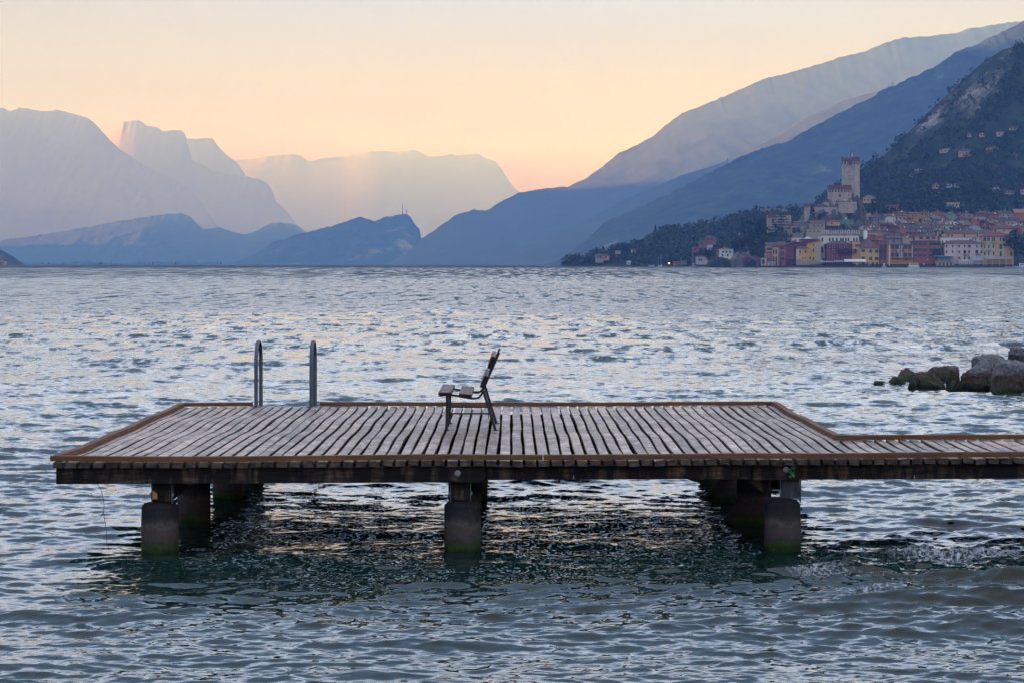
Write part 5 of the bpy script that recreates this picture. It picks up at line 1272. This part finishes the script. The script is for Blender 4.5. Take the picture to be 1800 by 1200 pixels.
# villas on the slopes behind the town
VL = [("hillside_near", 1652, 1671, 260, 263, 268, 'white', 'grey', 'mono', "long white villa with sloping roofline on the mountainside"),
      ("hillside_near", 1685, 1712, 262, 266, 275, 'peach', 'brown', 'hip', "big peach villa with brown roof in the middle of the mountainside"),
      ("hillside_near", 1734, 1757, 257, 260, 267, 'cream', 'brown', 'hip', "cream and yellow villa on the mountainside right of the big peach one"),
      ("hillside_near", 1735, 1744, 263, 266, 271, 'pink', 'brown', 'hip', "small pinkish house below the cream and yellow mountainside villa"),
      ("hillside_near", 1778, 1795, 246, 249, 258, 'lilac', 'grey', 'hip', "lilac grey villa on the mountainside near the frame's edge"),
      ("hillside_near", 1753, 1766, 230, 232, 239, 'white', 'brown', 'hip', "white house high on the mountainside with a brown roof"),
      ("hillside_near", 1775, 1792, 221, 224, 228, 'beige', 'brown', 'gable', "highest house on the mountainside, long and beige"),
      ("hillside_near", 1723, 1731, 233, 235, 240, 'white', 'grey', 'front', "small white gabled house high on the mountainside"),
      ("hillside_near", 1701, 1709, 234, 236, 240, 'white', 'grey', 'hip', "tiny white house high on the mountainside, leftmost of the upper ones"),
      ("hillside_near", 1777, 1789, 276, 278, 283, 'beige', 'grey', 'flat', "flat roofed beige house on the mountainside below the lilac grey villa"),
      ("hillside_near", 1780, 1793, 269, 271, 275, 'cream', 'tile', 'hip', "cream cottage with a red roof on the slope right above the flat roofed beige house"),
      ("hillside_near", 1608, 1623, 296, 298, 304, 'white', 'grey', 'hip', "white villa low on the mountain, right of the castle tower"),
      ("hillside_near", 1577, 1590, 300, 302, 305, 'pink', 'brown', 'gable', "small pink house low on the mountain, right of the castle tower"),
      ("hillside_near", 1600, 1609, 304, 306, 311, 'grey', 'grey', 'hip', "small grey house just below the white villa low on the mountain"),
      ("hillside_near", 1745, 1771, 291, 293, 297, 'pink', 'brown', 'gable', "long low pink building on the mountain slope"),
      ("hillside_near", 1741, 1762, 327, 330, 339, 'white', 'red', 'hip', "white two storey villa with red roof right of the wooded knoll"),
      ("hillside_near", 1765, 1786, 333, 336, 341, 'beige', 'brown', 'hip', "low beige house with brown roof right of the white two storey villa"),
      ("hillside_near", 1795, 1812, 330, 333, 341, 'white', 'red', 'hip', "white house with red roof cut by the frame's edge above the town"),
      ("wooded_knoll", 1638, 1661, 321, 325, 331, 'cream', 'red', 'hip', "cream villa with red roof on top of the wooded knoll"),
      ("wooded_knoll", 1661, 1689, 321, 323.5, 329, 'blue', 'white', 'flat', "long pale blue modern villa on top of the wooded knoll"),
      ("wooded_knoll", 1661, 1690, 354, 356, 366, 'beige', 'grey', 'flat', "bare flat roofed beige villa in trees right above the town roofs"),
      ("wooded_knoll", 1559, 1583, 359.5, 361, 368, 'pink', 'white', 'mono', "pink villa with white roof above the town left of the bare beige villa"),
      ("wooded_knoll", 1517, 1541, 343.5, 348, 356, 'yellow', 'white', 'hip', "yellow house with white tent-like roof right beside the castle crag")]
for a in VL:
    Yh = hit(a[0], (a[1] + a[2]) / 2, a[5]) - 2.5
    n_ = max(2, int((a[2] - a[1]) / 5)); wn = [(a[1] + (a[2] - a[1]) * (k + .5) / n_, (a[4] + a[5]) / 2 - .2) for k in range(n_)]
    sh_ = (a[2] - a[1]) * .09
    house("hillside_villa", "villa", a[9], a[1] + sh_, a[2] - sh_, a[3] + .4, a[4] + .3, a[5] - .3, {"white": "lilac", "cream": "beige", "lilac": "stone"}.get(a[6], a[6]), {"white": "grey"}.get(a[7], a[7]), 'monol' if a[8] == 'mono' else a[8], Yh, 8, wins=wn, ws=(1.2, 1.3), style='bare', chim=1 if a[8] == 'hip' else 0, found=.8)

# ------------------------------------------------------------------ the old town's roofs
used = []
TH = [(1479, 1500, 384.5, 386.5, 394, 'mint', 'green', 'flat', "bright mint green house below the castle crag", ((1484, 392), (1495, 390))),
      (1456, 1477, 387.5, 390, 396, 'peach', 'tile', 'gable', "peach house with curved ochre roof left of the mint green one", ((1462, 393),)),
      (1554, 1575, 376, 380.5, 387, 'white', 'red', 'gable', "white house with bright red roof near the top of the town", ()),
      (1577, 1595, 376.5, 380, 388, 'beige', 'brown', 'hip', "beige house right of the bright red roof near the top of the town", ((1583, 384), (1589, 384))),
      (1578, 1594, 371.5, 374, 379, 'ochre', 'orange', 'hip', "ochre house peeping over the roofs at the top of the town", ((1586, 376),)),
      (1598, 1615, 373, 376, 387, 'ochre', 'tile', 'gable', "deep orange house with dark loggia at the top of the town", ((1604, 380), (1610, 380))),
      (1616, 1632, 371.5, 374, 382, 'ochre', 'brown', 'hip', "ochre hip-roofed house at the town's top, right of the deep orange one", ((1621, 377), (1627, 377))),
      (1531, 1543, 380.5, 383, 392, 'grey', 'brown', 'gable', "grey stone house with two dark openings under the woods", ((1534, 387), (1539, 387))),
      (1509, 1523, 376.5, 383, 388, 'grey', 'grey', 'front', "grey gabled house at the foot of the wood by the castle crag", ()),
      (1549, 1566, 391, 394, 403, 'maroon', 'brown', 'gable', "maroon house in the thick of the town's roofs", ((1553, 398), (1561, 398))),
      (1563, 1576, 394, 397, 406, 'maroon', 'dark', 'hip', "second maroon house, just right of the first among the roofs", ((1568, 401),)),
      (1511, 1523, 395.5, 401, 405, 'white', 'grey', 'front', "white gable with one small window behind the palace battlements", ((1519.5, 400.5),)),
      (1521, 1536, 398, 401, 406, 'peach', 'orange', 'monor', "house with peach coloured sloping roof behind the palace battlements", ()),
      (1537, 1551, 396, 401, 406, 'grey', 'grey', 'front', "grey gabled house left of the maroon ones", ()),
      (1512, 1538, 402, 406, 413, 'grey', 'grey', 'gable', "wide grey roofed house right of the palace battlements", ()),
      (1537, 1552, 402.5, 408, 413, 'grey', 'orange', 'monor', "house with long orange sloping roof in the lower town", ()),
      (1525, 1541, 410.5, 413, 418, 'terracotta', 'orange', 'gable', "terracotta roofed house right above the terracotta gable", ()),
      (1540, 1553, 413, 415, 422, 'terracotta', 'orange', 'gable', "lower orange roofed house left of the dusky rose balconied one", ()),
      (1581.5, 1592.5, 400.5, 401.5, 415, 'pink', 'brown', 'flat', "plain salmon pink cube of a house in the middle of the town", ()),
      (1593, 1641, 395, 402, 408, 'grey', 'dark', 'gable', "very long dark roofed house right of the salmon pink cube", ((1600, 404.5), (1610, 404.5), (1620, 404.5), (1630, 404.5))),
      (1593, 1624, 406.5, 408.5, 414, 'rose', 'dark', 'gable', "long low rose walled house below the very long dark roof", ((1600, 411), (1608, 411), (1616, 411))),
      (1587, 1605, 415, 419, 428, 'beige', 'grey', 'monor', "beige walled house behind the yellow and white striped one", ()),
      (1562, 1583, 416, 420, 428, 'grey', 'dark', 'hip', "dark hip-roofed house behind the left half of the yellow and white striped one", ((1570, 424),)),
      (1610, 1628, 392, 394.5, 399, 'cream', 'brown', 'gable', "cream house with brown roof above the very long dark roof", ()),
      (1664, 1682, 372.5, 379, 386, 'green', 'grey', 'front', "grey green gabled house at the top of the town", ()),
      (1687, 1712, 373.5, 377.5, 384, 'grey', 'brown', 'front', "wide grey gabled house right of the grey green gable", ((1694, 380), (1704, 380))),
      (1660, 1685, 386.5, 392, 398, 'white', 'brown', 'front', "big white gabled house in the middle of the town's roofs", ((1668, 393), (1674, 393), (1680, 394))),
      (1694, 1718, 380.5, 389, 393, 'cream', 'brown', 'monor2', "cream house under one long roof slope, right of the big white gable", ((1704, 388),)),
      (1650, 1661, 387.5, 391, 397, 'cream', 'brown', 'monor', "cream house left of the big white gable", ()),
      (1640, 1658, 393, 396, 404, 'stone', 'brown', 'gable', "stone coloured house with two dark windows left of the white low one", ((1645.5, 399), (1651, 399))),
      (1658, 1675, 394.5, 397, 403, 'white', 'brown', 'gable', "low white house under the big white gable", ((1660.5, 400),)),
      (1757, 1783, 371, 375.5, 382, 'cream', 'brown', 'gable', "cream house with wide brown roof at the town's top right", ((1764, 379), (1772, 379))),
      (1784, 1806, 367.5, 375, 384, 'terracotta', 'orange', 'gable', "house with a big orange roof at the frame's edge, top of the town", ()),
      (1736, 1750, 381, 384, 391, 'cream', 'brown', 'hip', "cream house with ochre door left of the ochre walled one", ((1740, 387),)),
      (1751, 1769, 381.5, 386.5, 394, 'yellow', 'dark', 'gable', "yellow walled house with dark roof in the upper right of the town", ((1757, 390), (1763, 390))),
      (1769, 1787, 384, 389, 397, 'beige', 'dark', 'gable', "beige house with two dark windows in the upper right of the town", ((1773, 393), (1779.5, 393))),
      (1782, 1798, 394, 398, 408, 'pink', 'blue', 'front', "pink house with pale blue gable right of the grand hotel's roof", ((1789, 401),)),
      (1753, 1769, 391.5, 397, 402, 'stone', 'grey', 'monor', "stone house with grey slanting roof behind the grand hotel", ()),
      (1703, 1724, 394.5, 399, 405, 'blue', 'brown', 'front', "pale blue gabled house in the middle right of the town", ()),
      (1741, 1787, 396.5, 403, 408, 'cream', 'red', 'gable', "house with long red-brown roof directly behind the grand hotel", ((1750, 406), (1765, 406))),
      (1709, 1723, 385, 389, 396, 'terracotta', 'orange', 'monor', "house with a small orange roof patch in the middle right of the town", ()),
      (1640, 1655, 371.5, 375, 382, 'yellow', 'tile', 'hip', "yellow house at the top of the town left of the grey green gable", ((1645, 378.5), (1650, 378.5))),
      (1718, 1737, 371.5, 375, 382, 'rose', 'tile', 'hip', "reddish roofed house at the town's top in front of the dark rounded tree", ()),
      (1740, 1756, 373, 377, 384, 'pink', 'tile', 'hip', "pinkish roofed house at the top of the town, left of the wide brown roof", ())]
for a in TH:
    k_ = a[7]; rf_ = a[6]; k_ = 'monol' if k_ == 'monor2' else k_
    if rf_ == 'green' or rf_ == 'blue':
        if rf_ not in ROOF: ROOF[rf_] = {'green': (.08, .17, .11), 'blue': (.28, .33, .42)}[rf_]
    house("town_house", "house", a[8], a[0], a[1], a[2], a[3], a[4] + (0 if a[0] in (1479, 1456) else 3), a[5], rf_, k_, (1712 if a[0] in (1479, 1456) else ytown(a[4])), 9, yaw=0.0, wins=a[9], ws=(.9, 1.3), style='bare', chim=int(a[0]) % 2 + 1, dish=int(a[0]) % 3 == 0, over=.7, found=.3 if a[0] in (1479, 1456) else 4.0)
    used.append((a[0], a[1], a[2], a[4]))
anchors = [(1398, "left of the palace"), (1446, "above the palace's left end"), (1470, "above the middle of the palace"), (1494, "above the palace's right end"), (1512, "above the one-windowed yellow block"), (1526, "above the terracotta gable"),
           (1542, "above the dusky rose house"), (1558, "above the striped house's left end"), (1574, "above the middle of the striped house"), (1590, "above the striped house's right end"), (1606, "above the red-brown house's left end"), (1622, "above the middle of the red-brown house"),
           (1638, "above the red-brown house's right end"), (1654, "above the glass pavilion"), (1670, "above the lilac house's left end"), (1686, "above the middle of the lilac house"), (1702, "above the lilac house's right end"), (1720, "above the small white gable"),
           (1738, "above the grand hotel's left end"), (1756, "above the middle of the grand hotel"), (1774, "above the grand hotel's right end"), (1792, "above the big waterfront tree")]
rows_ = [(374.5, "top"), (381.0, "second"), (388.0, "third"), (395.0, "fourth"), (402.0, "fifth"), (409.0, "lowest")]
rs = random.Random(12)
cols = ['stone', 'grey', 'beige', 'cream', 'rose', 'stone', 'grey', 'beige', 'pink', 'grey', 'stone']
for ri, (py_, rn) in enumerate(rows_):
    for ai, (ax, an) in enumerate(anchors[1:], 1):
        cx_ = ax + rs.uniform(-3, 3) + (8 if ri % 2 else 0) * (.5 if ax < 1500 else 1); w_ = rs.uniform(11, 19); top_ = py_ + rs.uniform(-1.2, 1.2)
        if cx_ < 1500 and (ri < 2 or ri > 4): continue
        if cx_ < 1520 and ri == 0: continue
        if ri == 5 and ax > 1650: continue
        wc = rs.choice(cols); rc_ = rs.choice(['brown', 'brown', 'brown', 'dark', 'tile', 'grey']); kd = rs.choice(['gable', 'hip', 'gable', 'front', 'monol', 'monor'])
        ov = 0
        for (a0, a1, b0, b1) in used:
            if abs((a0 + a1) / 2 - cx_) < (a1 - a0) * .42 and b0 - 2 < top_ + 1 < b1 - 2: ov = 1
        if ov: continue
        hgt = rs.uniform(6.0, 8.5)
        rcn = {'brown': 'brown', 'dark': 'dark', 'tile': 'rust red', 'grey': 'grey'}[rc_]
        nw = 2 if w_ < 15 else 3
        house("town_house", "house", f"{wc} house, {rcn} roof, {rn} roof row, {an}", cx_ - w_ / 2, cx_ + w_ / 2, top_, top_ + rs.uniform(4, 5.8), top_ + hgt + 3, wc, rc_, kd, ytown(top_ + hgt + 1.0), rs.uniform(8, 11), yaw=rs.uniform(-.25, .25),
              wins=[(cx_ + (k - (nw - 1) / 2) * w_ * .28, top_ + hgt * .78) for k in range(nw)] if ri > 0 else (), ws=(.8, 1.2), style='bare', chim=rs.choice([0, 1, 1, 2]), dish=rs.random() < .45, over=.7, group="roofs of the old town")
cyl = MB().lathe([(1.3, 0), (1.3, 5.0), (1.0, 5.6), (0, 5.8)], 0, 0, 16).build("water_tank", M['whitep'], None, True, (wx(1521, 1656), 1656, wz(421, 1656))); tag(cyl, "white round cylindrical tower among the roofs behind the palace's right end", "tower")

# ------------------------------------------------------------------ quay furniture, boats, masts
def mast(name, label, cat, px0, py0, px1, py1, Y, r, mat, extra_=None):
    a = wp(px0, py0, Y); b_ = wp(px1, py1, Y); r_ = empty(name, a); tag(r_, label, cat)
    MB().tube([(0, 0, 0), b_ - a], [r, r * .55], 7).build("pole", M[mat], r_)
    if extra_: extra_(r_, b_ - a)
    return r_
def lamp(r_, e):
    MB().lathe([(.05, 0), (.28, .1), (.32, .35), (.12, .6)], e.x, e.y, 8).build("lamp_head", M['whitep'], r_, loc=(0, 0, e.z - .2))
def masts_x(r_, e): MB().tube([Vector((e.x - .9, 0, e.z * .72)), Vector((e.x + .9, 0, e.z * .74))], .05, 5).build("crosspiece", M['redmast'], r_)
mast("ship_mast", "left of two dark red leaning ship masts in front of the striped house", "mast", 1577.5, 458, 1570, 408, 1606, .28, 'redmast', masts_x)
mast("ship_mast", "right of two dark red leaning ship masts in front of the striped house", "mast", 1592, 458, 1583.5, 412, 1606, .28, 'redmast', masts_x)
mast("white_mast", "tall white mast at the left corner of the striped house", "mast", 1563, 468, 1564, 430, 1607, .3, 'whitep')
mast("lamp_post", "tall pale lamp post in front of the bright yellow house", "lamp", 1527, 468, 1527.5, 440, 1606, .16, 'whitep', lamp)
mast("lamp_post", "lamp post in front of the red-brown house", "lamp", 1631, 468, 1631, 457, 1606, .10, 'metal', lamp)
mast("lamp_post", "lamp post in front of the lilac house, taller than the pergola", "lamp", 1688.5, 468, 1688.5, 438, 1607, .10, 'metal')
mast("flag_pole", "slim flag pole behind the lilac house", "flagpole", 1720.5, 425, 1720.5, 405, 1625, .10, 'whitep')
for px_, top_, lb in ((1157, 451, "leftmost bare sailing mast on the headland shore"), (1162, 450, "second bare sailing mast on the headland shore"), (1197, 452, "bare mast beside the low shore huts"), (1218, 442, "tallest bare mast, left of the orange and white shore house"), (1259, 440, "thin reddish pole on the dark shore rock")):
    mast("sailing_mast", lb, "mast", px_, 468, px_, top_, 1990 if px_ < 1250 else 1625, .12, 'whitep' if px_ != 1259 else 'redmast')
for px_, lb in ((1607, "front"), ):
    pass
def boat(px0, px1, pdeck, Y, hull, label, name="boat", cab=None, top=None):
    x0, x1 = wx(px0, Y), wx(px1, Y); L_ = (x1 - x0) / 2; zb_ = -.35 - Y * Y / 1.48e7; h = wz(pdeck, Y) - zb_; r_ = empty(name, ((x0 + x1) / 2, Y, zb_)); tag(r_, label, "boat")
    rings = []
    for k in range(9):
        u = -1 + k / 4; w_ = max(.05, .36 * L_ * (1 - max(0, u) ** 2.2) * (1 if u > -1 else .8)); w_ = min(w_, 1.5); zt2 = h * (1 + .25 * max(0, u) ** 2)
        rings.append([(u * L_, -w_, zt2), (u * L_, -w_ * .7, .1), (u * L_, w_ * .7, .1), (u * L_, w_, zt2)])
    MB().loft(rings).build("hull", hull, r_)
    if cab:
        MB().box((-L_ * cab, -1.0, h), (L_ * cab, 1.0, h + 1.7)).build("cabin", M['whitep'], r_)
        c2 = MB().box((-L_ * cab + .3, -1.06, h + .7), (L_ * cab - .3, -1.0, h + 1.35)).build("windows", M['pane'], r_)
        MB().box((-L_ * cab - .2, -1.1, h + 1.7), (L_ * cab + .1, 1.1, h + 1.95)).build("roof", top or M['whitep'], r_)
    return r_
M['amber'] = simple("orange canvas", (.55, .26, .05), .8, .1, 1)
boat(1596, 1616, 467.6, 1598, M['whitep'], "white passenger boat with orange roof moored before the red-brown house", "passenger_boat", .75, M['amber'])
boat(1786, 1806, 468.6, 1590, M['whitep'], "white motorboat cut by the frame's edge at the right end of the quay", "motorboat", .4)
boat(1767, 1785, 469, 1592, wmat('blue'), "low blue and white boat left of the white motorboat", "motorboat")
boat(1550, 1558, 468.6, 1598, wmat('blue'), "small covered pale blue boat before the dusky rose house", "motorboat", .3)
boat(1083, 1092, 466.8, 2020, M['redmast'], "small red boat on the water near the headland's tip", "rowing_boat")
boat(1140, 1150, 466.6, 2000, wmat('blue'), "small pale boat left of the lit lamp on the headland shore", "rowing_boat")
boat(1157, 1164, 467, 1990, M['whitep'], "small white boat just left of the lit lamp", "rowing_boat")
boat(1214, 1224, 467.4, 1900, wmat('blue'), "blue covered boat moored below the orange and white shore house", "motorboat", .3, wmat('blue'))
# the one lamp that is lit
m, t, b = mat_new("lit lamp globe"); b.inputs["Base Color"].default_value = (1, .8, .4, 1); b.inputs["Emission Color"].default_value = (1, .70, .25, 1); b.inputs["Emission Strength"].default_value = 1.0
lp = empty("street_lamp", wp(1176, 468, 1995)); tag(lp, "lit yellow lamp glowing on the headland shore", "lamp")
MB().tube([(0, 0, 0), (0, 0, 2.0)], .08, 6).build("pole", M['metal'], lp); MB().lathe([(.05, 1.8), (.36, 1.95), (.45, 2.25), (.36, 2.55), (.05, 2.7)], 0, 0, 12).build("globe", m, lp, True)
# people on the quay as small upright figures, parasols and tables
def person(px_, Y, top_, cl, label):
    z0 = 1.05; h = 1.7
    pts_ = [Vector(p) for p in ((0, 0, .95), (-.09, 0, .5), (-.10, 0, .05), (.09, 0, .5), (.11, .02, .05), (0, 0, 1.2), (0, 0, 1.42), (0, 0, 1.62), (-.2, 0, 1.38), (-.26, 0, 1.1), (-.25, -.05, .85), (.2, 0, 1.38), (.26, 0, 1.1), (.25, -.05, .85))]
    ed = [(0, 1), (1, 2), (0, 3), (3, 4), (0, 5), (5, 6), (6, 7), (6, 8), (8, 9), (9, 10), (6, 11), (11, 12), (12, 13)]
    me_ = bpy.data.meshes.new("person"); me_.from_pydata(pts_, ed, []); o = bpy.data.objects.new("person", me_); lift(o); o.location = (wx(px_, Y), Y, z0)
    sk = o.modifiers.new("skin", 'SKIN'); rr_ = [.15, .085, .06, .085, .06, .15, .14, .105, .07, .05, .04, .07, .05, .04]
    for v, r0 in zip(me_.skin_vertices[0].data, rr_): v.radius = (r0, r0)
    me_.skin_vertices[0].data[0].use_root = True
    me_.materials.append(cl); tag(o, label, "person")
person(1351.5, 1606, 0, M['whitep'], "person in white standing on the quay before the leftmost pink house")
person(1506, 1606, 0, M['whitep'], "person in white on the quay under the long white awning")
person(1624, 1606, 0, M['whitep'], "person in pale clothes on the quay before the red-brown house")
person(1508.5, 1606, 0, wmat('blue'), "person in pale blue beside the one in white under the long white awning")
person(1618, 1607, 0, M['metal'], "person in dark clothes near the passenger boat's bow")
def table(px_, Y, label, grp):
    r_ = empty("cafe_table", (wx(px_, Y), Y, 1.05)); tag(r_, label, "table", grp)
    MB().lathe([(.9, .95), (.9, 1.05), (.05, 1.08)], 0, 0, 12).build("tabletop", M['whitep'], r_); MB().tube([(0, 0, 0), (0, 0, .95)], .06, 6).build("leg", M['metal'], r_)
for px_ in (1690.5, 1696, 1701, 1706.5, 1717, 1723): table(px_, 1606.5, "white cafe table on the quay below the lilac house's pergola and awning", "white cafe tables on the quay")
# antennas
def antenna(px_, ptop, pbase, Y, label, w=1.2):
    z0, z1 = wz(pbase, Y), wz(ptop, Y); r_ = empty("radio_mast", (wx(px_, Y), Y, z0)); tag(r_, label, "mast"); h = z1 - z0
    MB().tube([(0, 0, -4), (0, 0, h)], [w * 1.4, w * .6], 5).build("mast", M['metal'], r_)
    MB().box((-w * 2, -w, h * .55), (w * 2, w, h * .59)).box((-w * 1.6, -w, h * .8), (w * 1.6, w, h * .84)).build("platform", M['metal'], r_)
antenna(707.5, 357, 379, 11200, "taller of two radio masts on the dark hill in the valley's middle", 1.6)
antenna(715, 367, 378, 11200, "shorter radio mast on the dark hill, right of the tall one", 1.5)
antenna(1278.5, 277, 289, 6200, "radio mast on the lower crest of the blue mountain")
for px_, t_, lb in ((1562, 147, "leftmost of three radio masts on the blue mountain's crest"), (1566.5, 145, "middle of three radio masts on the blue mountain's crest"), (1570, 143, "rightmost of three radio masts on the blue mountain's crest")): antenna(px_, t_, t_ + 9, 6200, lb, .9)
# windsurfers far out
M['sail'] = simple("dark sail cloth", (.03, .05, .08), .8, .2, 1); M['rsail'] = simple("red sail cloth", (.25, .05, .04), .8, .2, 1)
def windsurfer(px_, Y, h, lean, mat, label):
    zb_ = -Y * Y / 1.48e7; r_ = empty("windsurfer", (wx(px_, Y), Y, zb_)); tag(r_, label, "windsurf board")
    MB().loft([[(-1.3, -.1, .05), (-1.3, .1, .05), (-1.3, .1, .2), (-1.3, -.1, .2)], [(0, -.3, .02), (0, .3, .02), (0, .3, .22), (0, -.3, .22)], [(1.3, -.05, .25), (1.3, .05, .25), (1.3, .05, .32), (1.3, -.05, .32)]]).build("board", M['whitep'], r_)
    pr = [(0, .3), (-1.9, 1.2), (-1.5, h * .7), (lean, h), (lean * .4 + .15, h * .5)]
    MB().add([(x_, -.04, z) for x_, z in pr] + [(x_, .04, z) for x_, z in pr], [(0, 1, 2, 3, 4), (9, 8, 7, 6, 5)] + [(i, (i + 1) % 5, 5 + (i + 1) % 5, 5 + i) for i in range(5)]).build("sail", mat, r_)
for px_, Y, h, ln, ml, lb in ((40, 4300, 6, .5, 'rsail', "small reddish windsurf sail beside the lit left headland"), (76, 4500, 4.5, .3, 'sail', "tiny dark windsurf sail second from the left"), (86, 4200, 5, .4, 'rsail', "tiny red windsurf sail third from the left"),
                              (175, 3900, 5, .6, 'sail', "left sail of the close pair of windsurfers"), (178.5, 3900, 6, .9, 'sail', "right sail of the close pair of windsurfers"), (270, 4000, 5.5, .1, 'sail', "single dark windsurf sail between the pair and the red one"),
                              (309, 3800, 6, .3, 'rsail', "upright red windsurf sail in the left half of the lake"), (389, 3800, 6.5, .2, 'sail', "upright dark windsurf sail left of the valley hill"), (455, 4500, 3.5, .2, 'rsail', "very small red sail at the foot of the valley hill")):
    windsurfer(px_, Y, h, ln, M[ml], lb)
house("shore_house", "house", "orange house on the headland at the frame's left edge", -3, 9, 458.5, 460, 465, 'yellow', 'orange', 'flat', hit("west_headland", 4, 464) - 12, 12, wins=((2, 462.5), (6, 462.5)), ws=(3, 2.5), style='bare')
# low buildings and trees along the far shore are too many to tell apart
rs_ = np.random.RandomState(9); S = []
for k in range(700):
    px_ = rs_.uniform(30, 985); S.append((wx(px_, 11800), 11800 + rs_.uniform(-60, 60), -9.5, rs_.uniform(7, 16), rs_.uniform(8, 22) * (1 if vn(px_ / 30, 0, 2) > .4 else .6)))
woodland("far_shore_trees", S, 8, .5, M['wood'])
